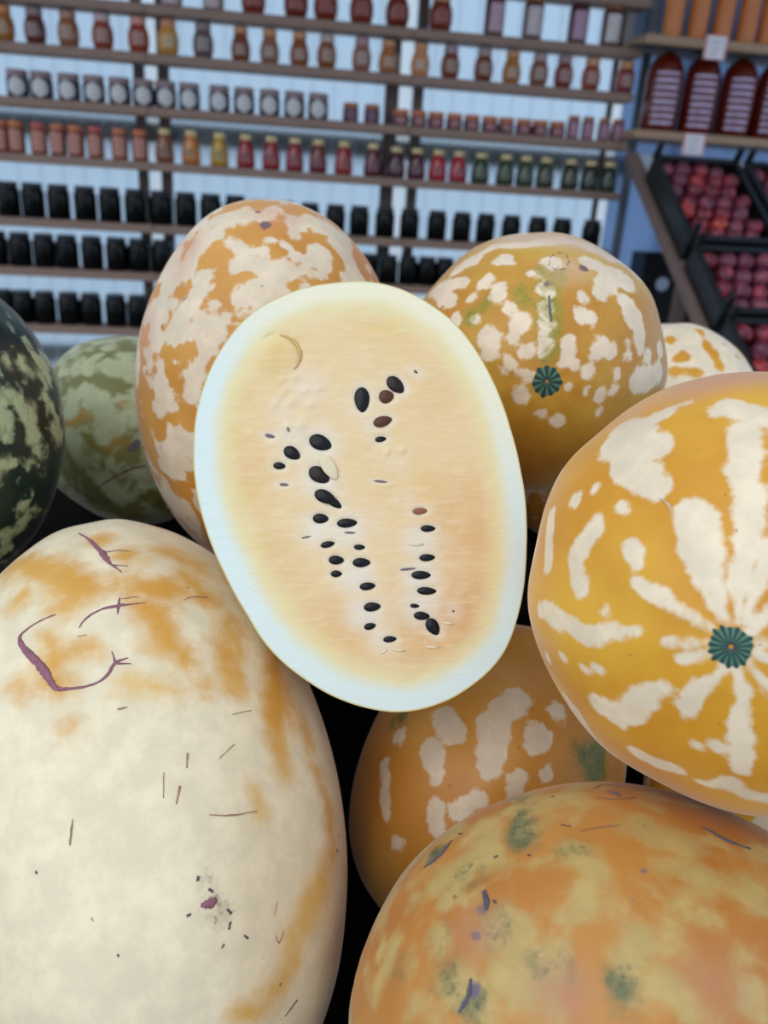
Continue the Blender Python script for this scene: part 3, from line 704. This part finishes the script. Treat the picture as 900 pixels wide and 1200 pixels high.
# --- big yellow melon at the right edge
V2 = (2.223, 600, 430)
o, B = melon('right_big', 'large glossy yellow melon with cream rays around a dark star at right', sk_yel, cream=[
  [(270, 195, 42), (320, 270, 46)], [(290, 160, 36), (380, 205, 30)], (350, 285, 42), [(300, 170, 30), (400, 125, 24), (460, 100, 14)], [(560, 105, 26), (667, 125, 34)], [(600, 150, 30), (605, 215, 32), (600, 260, 34)],
  [(610, 300, 30), (612, 370, 32), (608, 450, 30), (598, 550, 18), (586, 665, 5)], [(465, 375, 42), (490, 480, 40), (522, 580, 24), (555, 670, 6)], [(680, 470, 30), (632, 590, 15), (604, 665, 5)], [(680, 630, 14), (612, 692, 5)],
  [(305, 478, 18), (315, 512, 17)], (167, 350, 17), (215, 318, 13), (290, 365, 18), [(210, 430, 28), (160, 495, 28), (178, 565, 22)], [(100, 395, 20), (92, 500, 26)], [(142, 268, 12), (104, 335, 10)],
  [(325, 570, 14), (390, 612, 19), (455, 645, 12), (526, 692, 4)], [(80, 632, 18), (170, 680, 26), (250, 692, 16), (322, 692, 6)], [(402, 714, 5), (515, 722, 6)], [(440, 756, 8), (515, 745, 5)],
  (96, 760, 10), (137, 762, 11), (186, 795, 12), (218, 785, 12), (236, 635, 11), [(218, 885, 22), (275, 910, 32), (330, 870, 26), (405, 842, 14)], [(452, 895, 22), (490, 830, 19), (545, 776, 6)], [(328, 1008, 24), (395, 1045, 28), (430, 1055, 15)],
  [(572, 785, 4), (590, 860, 12), (595, 950, 20), (592, 1045, 23)], [(608, 770, 4), (680, 850, 12)], (482, 990, 13), (546, 988, 13), [(505, 1088, 15), (560, 1085, 24), (620, 1120, 18), (680, 1130, 24)], [(130, 850, 13), (172, 905, 18)], (370, 300, 40), [(690, 700, 10), (640, 722, 4)], [(690, 770, 10), (628, 742, 4)]],
  view=V2, blush_sheen=[[(480, 55, 60), (600, 20, 60)], (330, 110, 30)], seed=8, wob=.0035)  # pink on the upper side is sheen painted into the skin
star(o, B, (857, 757), 29, 17)
on_skin(o, B, 'scuff', [(380, 338, 2), (395, 347, 4), (409, 362, 4), (414, 382, 1.5)], plain('pale_scuff', (214, 200, 184), .7, noise=.2, scale=300), V2)
for pts in ([(583, 422, 3), (587, 426, 3)], [(305, 749, 3), (309, 752, 3)], [(642, 722, 3), (648, 722, 3)]): on_skin(o, B, 'scuff', pts, m_scuff, V2)

# --- round golden melon behind the half, right
V3 = (2.143, 480, 260)
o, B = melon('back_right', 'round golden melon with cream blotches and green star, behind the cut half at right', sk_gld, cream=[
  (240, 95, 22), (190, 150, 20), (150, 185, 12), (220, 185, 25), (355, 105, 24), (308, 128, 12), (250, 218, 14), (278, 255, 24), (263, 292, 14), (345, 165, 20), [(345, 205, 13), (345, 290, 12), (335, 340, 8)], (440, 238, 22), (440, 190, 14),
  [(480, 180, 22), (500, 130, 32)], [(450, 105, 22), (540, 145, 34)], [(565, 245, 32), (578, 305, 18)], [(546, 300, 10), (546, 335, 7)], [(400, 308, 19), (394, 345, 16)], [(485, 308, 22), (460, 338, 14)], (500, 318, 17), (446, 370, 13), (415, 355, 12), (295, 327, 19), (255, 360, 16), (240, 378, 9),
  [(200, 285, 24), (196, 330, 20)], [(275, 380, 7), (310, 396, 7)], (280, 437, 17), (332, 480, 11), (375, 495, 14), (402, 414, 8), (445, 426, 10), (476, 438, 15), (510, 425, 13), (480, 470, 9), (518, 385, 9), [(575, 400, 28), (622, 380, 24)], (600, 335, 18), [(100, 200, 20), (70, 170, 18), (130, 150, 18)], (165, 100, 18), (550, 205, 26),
  [(120, 120, 18), (230, 60, 16), (300, 50, 18), (400, 46, 24), (500, 85, 22)], (110, 250, 14), (160, 240, 12), (630, 320, 18), [(520, 90, 20), (600, 170, 20)]],  # chain along the top edge: whitish sheen painted in as cream
  view=V3, green=[[(350, 130, 30), (352, 240, 18), (345, 340, 10)], (150, 235, 16), (290, 180, 20), (190, 200, 14)], blush_sheen=[[(250, 40, 30), (400, 45, 40), (480, 70, 30)], (390, 120, 30)], stain=[(430, 120, 8), (350, 150, 4)], seed=12, wob=.004)  # pale pink along the top is painted sheen
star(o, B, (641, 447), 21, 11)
on_skin(o, B, 'scar', [(350, 185, 3), (352, 215, 4), (356, 250, 3)], plain('blue_green_scar', (96, 112, 104), .8, noise=.3, scale=300), V3)
for k in range(7):
    a = k * .9; on_skin(o, B, 'fleck', [(375 + 26 * math.cos(a), 100 + 24 * math.sin(a), 1.4), (375 + 24 * math.cos(a + .6), 100 + 22 * math.sin(a + .6), 1.4)], m_dark, V3)

# --- small melon far right
V4 = (5.625, 740, 270)
o, B = melon('far_right', 'small cream and yellow melon peeking out farthest right behind the pile', sk_yel, inv=[(262, 725, 34), [(345, 825, 44), (290, 842, 28)], [(440, 660, 18), (525, 780, 30), (575, 890, 36)], [(430, 930, 26), (270, 930, 30)], (700, 830, 14), (620, 760, 8)], view=V4, seed=21)

# --- tall melon behind the half, left
V5 = (2.858, 150, 220)
o, B = melon('back_tall', 'tall orange melon with diagonal cream blotches standing behind the cut half at left', sk_org, cream=[
  [(150, 490, 28), (200, 395, 36), (252, 312, 30)], (122, 430, 16), [(108, 580, 18), (118, 680, 26), (152, 725, 26)], [(197, 845, 26), (218, 905, 13)], [(116, 895, 13), (142, 962, 18)], (182, 962, 18), [(215, 690, 26), (230, 620, 30), (255, 550, 28), (310, 492, 30)], [(245, 432, 24), (182, 508, 14)],
  [(362, 370, 26), (440, 352, 38), (510, 335, 24)], [(362, 262, 26), (400, 252, 32), (470, 282, 32), (540, 270, 24)], [(445, 212, 20), (385, 205, 18), (342, 182, 14)], (515, 318, 18), [(600, 245, 22), (640, 230, 28)], [(700, 195, 46), (750, 270, 40)], [(600, 120, 34), (690, 150, 42)], [(470, 85, 24), (385, 95, 28), (300, 112, 22)],
  [(255, 150, 26), (205, 222, 20), (152, 300, 20)], (595, 318, 16), (560, 165, 16), [(262, 205, 18), (212, 282, 16)], (96, 640, 10), (82, 830, 10), [(98, 1040, 10), (160, 1085, 16), (235, 1150, 22)], [(96, 380, 14), (110, 500, 14)], (280, 400, 14), (470, 180, 14), [(330, 430, 12), (390, 415, 12)], (165, 590, 8)],
  view=V5, extra=.52, blush_sheen=[(795, 250, 40), [(70, 420, 18), (62, 620, 20)], [(200, 200, 24), (160, 280, 20)], (500, 90, 40)], stain=[(452, 130, 12), (440, 75, 8)], seed=31, wob=.006)
for pts in ([(112, 460, 3), (116, 472, 3)], [(180, 380, 2), (200, 365, 2)]): on_skin(o, B, 'fleck', pts, m_dark, V5)

# --- melon below the half
V6 = (1.731, 380, 800)
o, B = melon('lower_mid', 'shaded orange melon with cream dabs directly beneath the cut half', sk_org, cream=[
  [(242, 75, 24), (265, 100, 20)], [(220, 150, 26), (226, 195, 13)], [(392, 35, 24), (345, 80, 28), (330, 165, 25)], (430, 112, 25), [(400, 188, 14), (375, 222, 10)], (456, 185, 13), [(308, 240, 18), (272, 262, 14)], [(230, 262, 18), (226, 302, 14)], [(124, 170, 12), (130, 270, 9)], (150, 325, 9), (470, 60, 18), (160, 110, 14)],
  view=V6, green=[(150, 75, 16), (545, 160, 40)], seed=41, wob=.004)

# --- dusky melon, bottom right
o, B = melon('bottom_right', 'large dusky orange melon with green-grey blotches in the bottom right foreground', sk_dus, cream=[
  [(240, 395, 36), (300, 370, 36)], (190, 430, 13), (232, 525, 30), [(135, 535, 20), (100, 620, 22)], (88, 500, 18), [(500, 350, 30), (545, 390, 26), (530, 455, 36)], (640, 540, 48), [(700, 372, 24), (750, 392, 26), (795, 410, 18)], (872, 430, 36), (750, 445, 16), [(690, 610, 32), (740, 660, 36)], (872, 560, 18), [(640, 285, 36), (735, 330, 34)],
  [(372, 490, 32), (340, 512, 22)], [(440, 560, 40), (400, 625, 44)], (270, 620, 36), (182, 665, 22), (782, 490, 18), (340, 662, 28), (660, 250, 16), (880, 650, 30), (170, 570, 12)],
  extra=.60, view=V6, green=[[(395, 240, 16), (412, 305, 22)], (288, 390, 34), (228, 352, 12), (240, 520, 18), (365, 500, 28), (440, 570, 30), (300, 640, 30), (150, 590, 13), (615, 610, 30), (245, 600, 22), (500, 340, 16)],
  blush_sheen=[(800, 250, 40), (310, 500, 16), (480, 640, 14), (820, 620, 30)], stain=[(330, 455, 9), (312, 512, 8), (298, 630, 10), (620, 455, 8), (650, 372, 6), (590, 228, 9), (400, 590, 6)], seed=51, wob=.007)
for pts in ([(765, 288, 2), (790, 300, 5), (820, 316, 6), (845, 325, 3), (866, 333, 4)], [(205, 378, 2), (240, 350, 7), (262, 325, 2)], [(326, 425, 5), (331, 445, 8), (330, 462, 4)], [(298, 600, 3), (292, 640, 6), (275, 670, 3)]): on_skin(o, B, 'scar', pts, plain('blue_grey_scar', (92, 88, 104), .8, noise=.35, scale=300), V6)
for pts in ([(412, 348, 3), (418, 350, 3)], [(345, 444, 4), (349, 449, 4)], [(480, 287, 2), (500, 290, 2)], [(275, 312, 3), (283, 311, 3)], [(345, 355, 4), (352, 352, 3)], [(462, 238, 2), (470, 236, 2)]): on_skin(o, B, 'fleck', pts, m_dark, V6)
for pts in ([(548, 222, 2), (570, 214, 2), (600, 216, 1.5)], [(555, 238, 2), (590, 240, 2.5), (630, 236, 1.5)], [(520, 300, 1.5), (560, 292, 2), (600, 288, 1.5)]): on_skin(o, B, 'scuff', pts, plain('grey_scuff', (150, 116, 104), .8, noise=.3, scale=300), V6)

# --- dark green melon, left edge
V7 = (3.46, 0, 340)
o, B = melon('left_dark', 'dark green melon with pale green dabs cut by the left frame edge', sk_drk, cream=[
  [(48, 150, 14), (66, 182, 9)], (115, 235, 10), [(108, 300, 20), (150, 350, 22), (182, 402, 14)], [(58, 450, 32), (108, 500, 36), (130, 560, 34), (170, 640, 30)], [(15, 480, 18), (15, 565, 22)], [(178, 460, 16), (212, 540, 18), (240, 605, 16)], [(28, 720, 30), (84, 690, 18)], [(60, 900, 16), (100, 955, 22), (50, 985, 22)], (172, 900, 14), (26, 270, 9), (18, 430, 13), (8, 1000, 18), (5, 780, 18), (82, 802, 4), (235, 450, 10)],
  extra=.68, view=V7, green=[(20, 720, 24), (150, 340, 16), (120, 500, 16), (230, 600, 20), (40, 280, 16)], seed=61, wob=.010)

# --- olive melon behind it
o, B = melon('back_green', 'olive green mottled melon between the dark green melon and the tall orange one', sk_grn, cream=[
  [(300, 240, 30), (330, 320, 20)], [(345, 420, 30), (390, 460, 42), (440, 520, 34), (420, 600, 28)], [(450, 310, 42), (520, 350, 26), (500, 262, 34)], [(400, 760, 42), (500, 830, 52)], [(310, 600, 34), (345, 685, 34)], [(530, 540, 24), (570, 480, 24)], (440, 230, 26), (280, 420, 20), (560, 620, 26), (450, 700, 22)],
  extra=.54, view=V7, green=[(450, 620, 34), (325, 520, 26), (500, 470, 16)], stain=[(540, 640, 22)], seed=71, wob=.010)
on_skin(o, B, 'scar', [(390, 805, 2), (430, 780, 3), (480, 750, 4), (540, 722, 4), (592, 712, 3)], plain('brown_crack', (92, 70, 64), .8, noise=.3, scale=300), V7)

# --- shaded melon deep in the gap at the left
melon((-0.375, 0.548, -0.447, -0.0425, 0.9876, -0.1509, 0.1000, 0.0965), 'brownish orange melon deep in the shaded gap under the dark green melon', sk_org, nl=60, ns=90, seed=81)
# --- melons that carry the upper row
melon((0.335, 0.525, -0.4452, 0.7507, 0.6379, -0.1, 0.118, 0.1005), 'shaded yellow melon underneath the big yellow star melon at the right edge', sk_yel, nl=60, ns=90, seed=82)
melon((0.200, 0.842, -0.2800, 0.6, 0.8, 0.0, 0.079, 0.076), 'small melon wedged behind the round golden melon, beside the farthest right one', sk_org, nl=60, ns=90, seed=83)
melon((0.016, 0.842, -0.2755, 0.8, -0.6, 0.0, 0.086, 0.082), 'small melon wedged behind the cut half between the tall and the round melons', sk_yel, nl=60, ns=90, seed=84)
# ------------------------------------------------------------------ the cut half
hd = .50
hc = CAM + ray(np.array([[422., 583.]]))[0] * hd
hn = -FW + .08 * UP; hn /= np.linalg.norm(hn)
hx = RT - hn * (RT @ hn); hx /= np.linalg.norm(hx); hy = np.cross(hn, hx)
OUT = [(421, 329), (395, 331), (360, 336), (329, 347), (299, 363), (279, 382), (262, 404), (247, 431), (236, 460), (229, 490), (227, 521), (229, 567), (234, 594), (241, 619), (250, 644), (262, 670), (275, 696), (290, 721), (318, 763), (338, 782), (360, 798), (382, 812), (407, 823), (435, 831), (463, 835), (487, 833), (509, 827), (531, 818), (551, 805), (572, 788), (589, 768), (600, 745), (607, 721), (613, 694), (616, 665), (617, 640), (617, 609), (615, 580), (610, 551), (605, 526), (598, 502), (588, 471), (575, 441), (562, 417), (547, 395), (527, 373), (505, 357), (485, 345), (463, 336), (442, 331)]
def on_cut(px):
    d = ray(np.asarray(px, float)); k = ((hc - CAM) @ hn) / (d @ hn); q = CAM + d * k[..., None] - hc
    return np.stack([q @ hx, q @ hy], -1)
half = empty('cut_melon_half'); half.matrix_world = Matrix(((hx[0], hy[0], hn[0], hc[0]), (hx[1], hy[1], hn[1], hc[1]), (hx[2], hy[2], hn[2], hc[2]), (0, 0, 0, 1)))
def ribbon(name, px, r, mat, v=(2.143, 220, 320), z=.0006):
    P = [np.append(on_cut([(v[1] + x / v[0], v[2] + y / v[0])])[0], z) for x, y in px]; vv = []; ff = []
    for i, p in enumerate(P):
        t = P[min(i + 1, len(P) - 1)] - P[max(i - 1, 0)]; t = t / np.linalg.norm(t); sd_ = np.array([-t[1], t[0], 0]); w = r * (.35 + .65 * math.sin(math.pi * (i + .5) / len(P)))
        for k in range(6): a = k * math.pi / 3; vv.append(p + sd_ * w * math.cos(a) + np.array([0, 0, w * .7 * math.sin(a)]))
    for i in range(len(P) - 1):
        for k in range(6): k2 = (k + 1) % 6; ff.append((i * 6 + k, i * 6 + k2, (i + 1) * 6 + k2, (i + 1) * 6 + k))
    ff.append(tuple(range(6))[::-1]); ff.append(tuple((len(P) - 1) * 6 + k for k in range(6)))
    return link(name, recalc(mesh(name, vv, ff)), mat, half, True)
tag(half, 'halved melon showing pale orange flesh, white rind and black seeds, propped on the pile', 'melon', 'melons in the pile')
po = on_cut(OUT); ang = np.unwrap(np.arctan2(po[:, 1], po[:, 0])); rad = np.hypot(po[:, 0], po[:, 1])
idx = np.argsort(np.mod(ang, 2 * math.pi)); an = np.mod(ang, 2 * math.pi)[idx]; rd = rad[idx]
NA = 240; A_ = np.arange(NA) * 2 * math.pi / NA
ro = np.interp(A_, an, rd, period=2 * math.pi)
for _ in range(3): ro = (np.roll(ro, 1) + 2 * ro + np.roll(ro, -1)) / 4
CS, SN = np.cos(A_), np.sin(A_)
# dome of skin behind the cut
nd = 40; v = []; f = []; DEP = .098
edge = .0016
for i in range(nd):
    t = i / nd * math.pi / 2; k = math.cos(t); z = -DEP * math.sin(t)
    for a in range(NA): v.append((ro[a] * k * CS[a], ro[a] * k * SN[a], z))
v.append((0, 0, -DEP))
for i in range(nd - 1):
    for a in range(NA):
        a2 = (a + 1) % NA; f.append((i * NA + a, (i + 1) * NA + a, (i + 1) * NA + a2, i * NA + a2))
for a in range(NA): f.append(((nd - 1) * NA + a, nd * NA, (nd - 1) * NA + (a + 1) % NA))
me = mesh('rind', v, f); Pv = np.array(v)
color_attr(me, 'mask', np.c_[np.clip((fbm(Pv / np.array([.03, .05, .03]), 90, 3) - .5) * 9, -2, 2), np.zeros(len(Pv)), np.zeros(len(Pv)), np.zeros(len(Pv))])
recalc(me); link('rind', me, skin_material('half_melon_skin', (206, 150, 52), (222, 180, 84), (232, 216, 176)), half, True)
# seeds: x, y, length, width, tilt (degrees, down-right positive), kind -- in a magnified view of the cut
VS = (3.427, 290, 420)
SEEDS = [(460, 166, 104, 62, 88, 'black'), (595, 106, 88, 56, 45, 'brownblack'), (558, 153, 62, 56, -10, 'brown'), (543, 253, 78, 44, -15, 'brown'), (535, 324, 46, 24, -8, 'black'),
 (293, 338, 96, 62, 22, 'black'), (179, 380, 74, 50, 32, 'black'), (128, 431, 50, 29, 4, 'black'), (92, 312, 46, 16, 14, 'grey'), (147, 507, 38, 13, 4, 'grey'), (288, 468, 94, 62, 32, 'brownblack'),
 (312, 556, 92, 52, 24, 'black'), (350, 580, 70, 34, 36, 'black'), (294, 643, 64, 40, 2, 'black'), (400, 661, 82, 37, -3, 'black'), (322, 747, 58, 26, -12, 'black'), (450, 758, 46, 22, 2, 'black'), (357, 810, 62, 36, 2, 'black'), (458, 820, 72, 37, 0, 'black'),
 (357, 865, 46, 27, 0, 'black'), (482, 915, 64, 31, -6, 'black'), (501, 998, 68, 36, -5, 'black'), (492, 1076, 48, 27, -12, 'black'), (572, 1128, 54, 25, -5, 'black'), (693, 613, 60, 27, -3, 'red'), (725, 683, 60, 27, 0, 'black'), (722, 800, 64, 29, -3, 'black'),
 (697, 870, 78, 34, 0, 'black'), (720, 934, 78, 31, 2, 'black'), (672, 994, 38, 17, 4, 'black'), (700, 1034, 64, 33, 4, 'black'), (745, 1078, 74, 50, 58, 'black'), (535, 494, 56, 10, 6, 'grey'), (412, 700, 48, 9, 2, 'grey'), (236, 718, 40, 8, -10, 'grey'), (645, 846, 66, 10, -6, 'grey'), (164, 286, 22, 10, 70, 'grey'), (676, 54, 20, 9, 35, 'brown'), (827, 1015, 9, 8, 0, 'brown')]
sp = on_cut([(VS[1] + s[0] / VS[0], VS[2] + s[1] / VS[0]) for s in SEEDS]); MP = hd / F * 1.0
# face of the cut: rind ring, flesh
nr = 110; RR = 1 - (1 - np.linspace(0, 1, nr + 1)[1:]) ** 1.15
X = (RR[:, None] * (ro * CS)[None]).ravel(); Y = (RR[:, None] * (ro * SN)[None]).ravel()
X = np.r_[X, 0]; Y = np.r_[Y, 0]
bx, by = ro * CS, ro * SN
De = np.empty(len(X))
for i in range(0, len(X), 4000): De[i:i + 4000] = np.sqrt(((X[i:i + 4000, None] - bx) ** 2 + (Y[i:i + 4000, None] - by) ** 2).min(1))
G = np.c_[X, Y, np.zeros(len(X))]
zz = (fbm(G / .012, 3, 3) - .5) * .0009 * sstep(.004, .02, De) + (fbm(G / .004, 5, 2) - .5) * .0004 * sstep(.008, .02, De)
pale = np.zeros(len(X))
for (sx_, sy_, ln, wd, an_, kd), (cx, cy) in zip(SEEDS, sp):
    t = -math.radians(an_); lx = (X - cx) * math.cos(t) + (Y - cy) * math.sin(t); ly = -(X - cx) * math.sin(t) + (Y - cy) * math.cos(t)
    a, b = ln / VS[0] * MP / 2, wd / VS[0] * MP / 2
    q = np.sqrt((lx / (a + .0008)) ** 2 + (ly / (b + .0008)) ** 2)
    zz -= .0007 * np.exp(-(np.maximum(q - .75, 0) / .30) ** 2) * min(1, b / .002)
    pass
    pale = np.maximum(pale, np.exp(-(np.maximum(q - 1, 0) * min(a, .006) / .0040) ** 2) * .5)
def at(x, y, v=(2.143, 220, 320)): return on_cut([(v[1] + x / v[0], v[2] + y / v[0])])[0]
def spot(x, y, r, v=(2.143, 220, 320)):
    c = at(x, y, v); return np.exp(-((X - c[0]) ** 2 + (Y - c[1]) ** 2) / (r / v[0] * MP) ** 2)
for x, y, r, k in ((300, 290, 70, .5), (270, 400, 60, .6), (360, 560, 70, .45), (430, 330, 80, .4), (460, 640, 70, .35), (500, 860, 80, .4), (600, 780, 60, .5), (410, 720, 70, .5), (530, 470, 60, .4), (240, 340, 50, .5), (480, 740, 90, .3), (470, 200, 60, .3), (330, 640, 60, .85), (400, 650, 60, .85), (420, 760, 65, .85), (450, 850, 65, .8), (490, 920, 50, .6), (585, 680, 60, .8), (585, 760, 60, .85), (585, 840, 65, .8), (470, 380, 45, .6), (540, 560, 45, .4), (330, 430, 65, .8), (330, 520, 65, .8), (230, 470, 40, .5)): pale = np.maximum(pale, k * spot(x, y, r))
warm = .15 + .0 * X
for x, y, r, k in ((700, 900, 190, 1.0), (720, 640, 150, .75), (130, 500, 110, .5), (170, 760, 130, .6), (350, 960, 150, .8), (600, 1000, 130, .8), (600, 300, 130, .35), (620, 560, 90, .4), (200, 210, 60, .3)): warm = np.maximum(warm, k * spot(x, y, r))
yel = np.zeros(len(X))
for x, y, r, k in ((90, 420, 70, 1), (110, 560, 70, 1), (150, 720, 70, .9), (230, 860, 70, .8), (330, 960, 80, .8), (210, 190, 70, .9), (500, 140, 80, .7), (110, 310, 60, .9), (430, 1030, 80, .5), (560, 540, 60, .6), (500, 160, 50, .4)): yel = np.maximum(yel, k * spot(x, y, r))
# the crescent dent at the upper left and the small clear bumps below it
for k in range(26):
    a = -2.2 + k / 25 * 2.5; c = at(228 + 56 * math.cos(a), 205 + 52 * math.sin(a)); q = (X - c[0]) ** 2 + (Y - c[1]) ** 2; zz = np.minimum(zz, zz * 0 - .0016 * np.exp(-q / .0010 ** 2))
cd = at(225, 205); zz += .0016 * np.exp(-(((X - cd[0]) / .011) ** 2 + ((Y - cd[1]) / .012) ** 2) ** 2)
for x, y, r in ((235, 270, 8), (270, 262, 6), (295, 295, 9), (240, 300, 8), (285, 380, 14), (260, 325, 9), (465, 215, 6), (310, 330, 9), (220, 330, 8), (250, 385, 10), (500, 450, 8), (540, 445, 7), (330, 290, 7)): zz += .0012 * spot(x, y, r)
zz = np.where(De < .002, 0, zz)
f = []
for i in range(nr - 1):
    for a in range(NA):
        a2 = (a + 1) % NA; f.append((i * NA + a, (i + 1) * NA + a, (i + 1) * NA + a2, i * NA + a2))
c0 = nr * NA
for a in range(NA): f.append((c0, a, (a + 1) % NA))
zz[:] += .0001
me = mesh('flesh', np.c_[X, Y, zz], f)
th_loc = np.interp(np.mod(np.arctan2(Y, X), 2 * math.pi), [0, .8, 1.4, 2.2, 3.2, 4.2, 4.9, 5.6, 6.2832], [.0135, .012, .0125, .0135, .0155, .0165, .0155, .013, .0135])
color_attr(me, 'mask', np.c_[De / th_loc, pale, warm, yel])
recalc(me)
g = NG('melon_flesh'); co = g.n('ShaderNodeTexCoord').outputs['Object']; atn = g.n('ShaderNodeAttribute', attribute_name='mask'); spn = g.n('ShaderNodeSeparateColor'); g.l(atn.outputs['Color'], spn.inputs[0])
mp = g.n('ShaderNodeMapping'); mp.inputs['Scale'].default_value = (60, 260, 60); mp.inputs['Rotation'].default_value = (0, 0, .1); g.l(co, mp.inputs[0])
nf = g.noise(mp.outputs[0], 1.0, 4, .6); nb = g.noise(co, 45, 3); ns_ = g.noise(co, 900, 2)
fl = g.mix(g.math('MULTIPLY', spn.outputs[2], 1.0, True), lin((240, 214, 166)), lin((225, 175, 117)))
fl = g.mix(g.math('MULTIPLY', atn.outputs['Alpha'], .75), fl, lin((230, 196, 118)))
fl = g.mix(g.math('MULTIPLY', g.ramp(nb, .42, .72), .5), fl, lin((242, 206, 158)))
pf = g.math('ADD', spn.outputs[1], g.math('MULTIPLY', g.math('SUBTRACT', nb, .5), .5))
fl = g.mix(g.math('MULTIPLY', g.ramp(pf, .05, .95), .85), fl, lin((236, 228, 216)))
fl = g.mix(g.math('MULTIPLY', g.ramp(nf, .46, .74), .42), fl, lin((244, 224, 188)))
ed = g.math('ADD', spn.outputs[0], g.math('MULTIPLY', g.math('SUBTRACT', nb, .5), .35))
inner = g.mix(g.ramp(ed, 1.0, 2.3), lin((238, 222, 172)), fl)
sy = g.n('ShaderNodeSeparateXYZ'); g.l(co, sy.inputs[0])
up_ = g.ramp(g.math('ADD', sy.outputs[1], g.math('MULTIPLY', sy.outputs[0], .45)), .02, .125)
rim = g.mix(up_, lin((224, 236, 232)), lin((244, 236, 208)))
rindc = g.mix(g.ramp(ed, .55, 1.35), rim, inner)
skinc = g.mix(g.ramp(spn.outputs[0], .02, .09), lin((218, 196, 130)), rindc)
g.l(skinc, g.b.inputs['Base Color']); g.b.inputs['Roughness'].default_value = .36; g.b.inputs['Specular IOR Level'].default_value = .4
g.b.inputs['Subsurface Weight'].default_value = .25; g.b.inputs['Subsurface Radius'].default_value = (.004, .0025, .0012); g.b.inputs['Subsurface Scale'].default_value = 1.0
bp = g.n('ShaderNodeBump'); bp.inputs['Strength'].default_value = .5; bp.inputs['Distance'].default_value = .0008
g.l(g.math('ADD', nf, g.math('MULTIPLY', ns_, .5)), bp.inputs['Height']); g.l(bp.outputs[0], g.b.inputs['Normal'])
link('flesh', me, g.m, half, True)
def seed_mesh(n=10, s=16):
    v = []; f = []
    for i in range(n + 1):
        th = math.pi * i / n
        for k in range(s):
            ph = 2 * math.pi * k / s; t = -math.cos(th); r = math.sin(th) ** 1.12 * (1 - .16 * t)
            v.append((t, r * math.cos(ph), r * math.sin(ph)))
    for i in range(n):
        for k in range(s):
            k2 = (k + 1) % s; f.append((i * s + k, (i + 1) * s + k, (i + 1) * s + k2, i * s + k2))
    me = mesh('seed', v, f); bm = bmesh.new(); bm.from_mesh(me); bmesh.ops.remove_doubles(bm, verts=bm.verts, dist=1e-4); bmesh.ops.recalc_face_normals(bm, faces=bm.faces); bm.to_mesh(me); bm.free()
    me.polygons.foreach_set('use_smooth', [True] * len(me.polygons)); return me
SM_ = {}
for k, c in (('black', (9, 10, 15)), ('brownblack', (34, 20, 20)), ('brown', (88, 52, 32)), ('red', (150, 92, 70)), ('grey', (126, 108, 112)), ('hull', (232, 220, 186))):
    SM_[k] = seed_mesh(); SM_[k].materials.append(plain('seed_' + k, c, .22 if k not in ('grey', 'hull') else .6, noise=.5 if k not in ('grey', 'hull') else .08, scale=2.5, spec=.28))
for (sx_, sy_, ln, wd, an_, kd), (cx, cy) in zip(SEEDS, sp):
    a, b = ln / VS[0] * MP / 2, wd / VS[0] * MP / 2; o = bpy.data.objects.new('seed', SM_[kd]); C.objects.link(o); o.parent = half
    z = zz[np.argmin((X - cx) ** 2 + (Y - cy) ** 2)]; hgt = min(b * .5, .0014) if kd != 'grey' else .0004
    o.location = (cx, cy, z + hgt * .25); o.rotation_euler = (0, 0, -math.radians(an_)); o.scale = (a, b, hgt)
c = on_cut([(VS[1] + 329 / VS[0], VS[2] + 440 / VS[0])])[0]
o = bpy.data.objects.new('seed_hull', SM_['hull']); C.objects.link(o); o.parent = half; o.location = (c[0], c[1], .0018); o.rotation_euler = (0, 0, -math.radians(58)); o.scale = (106 / VS[0] * MP / 2, 54 / VS[0] * MP / 2, .0009)
o['label'] = 'pale empty seed hull lying over a black seed'
o = ribbon('flesh_flap', [(228 + 54 * math.cos(a), 207 + 50 * math.sin(a)) for a in np.linspace(-1.5, .75, 16)], .0011, plain('flesh_flap', (214, 176, 108), .4)); o['label'] = 'curled crescent lip of torn flesh'
for pts in ([(515, 945), (530, 948), (548, 947)], [(640, 878), (655, 880), (668, 882)], [(486, 955), (494, 950), (500, 944)], [(600, 938), (616, 940), (632, 939)], [(555, 680), (575, 683), (592, 681)]):
    ribbon('pale_seed', pts, .0009, SM_['hull'].materials[0], z=.0002)
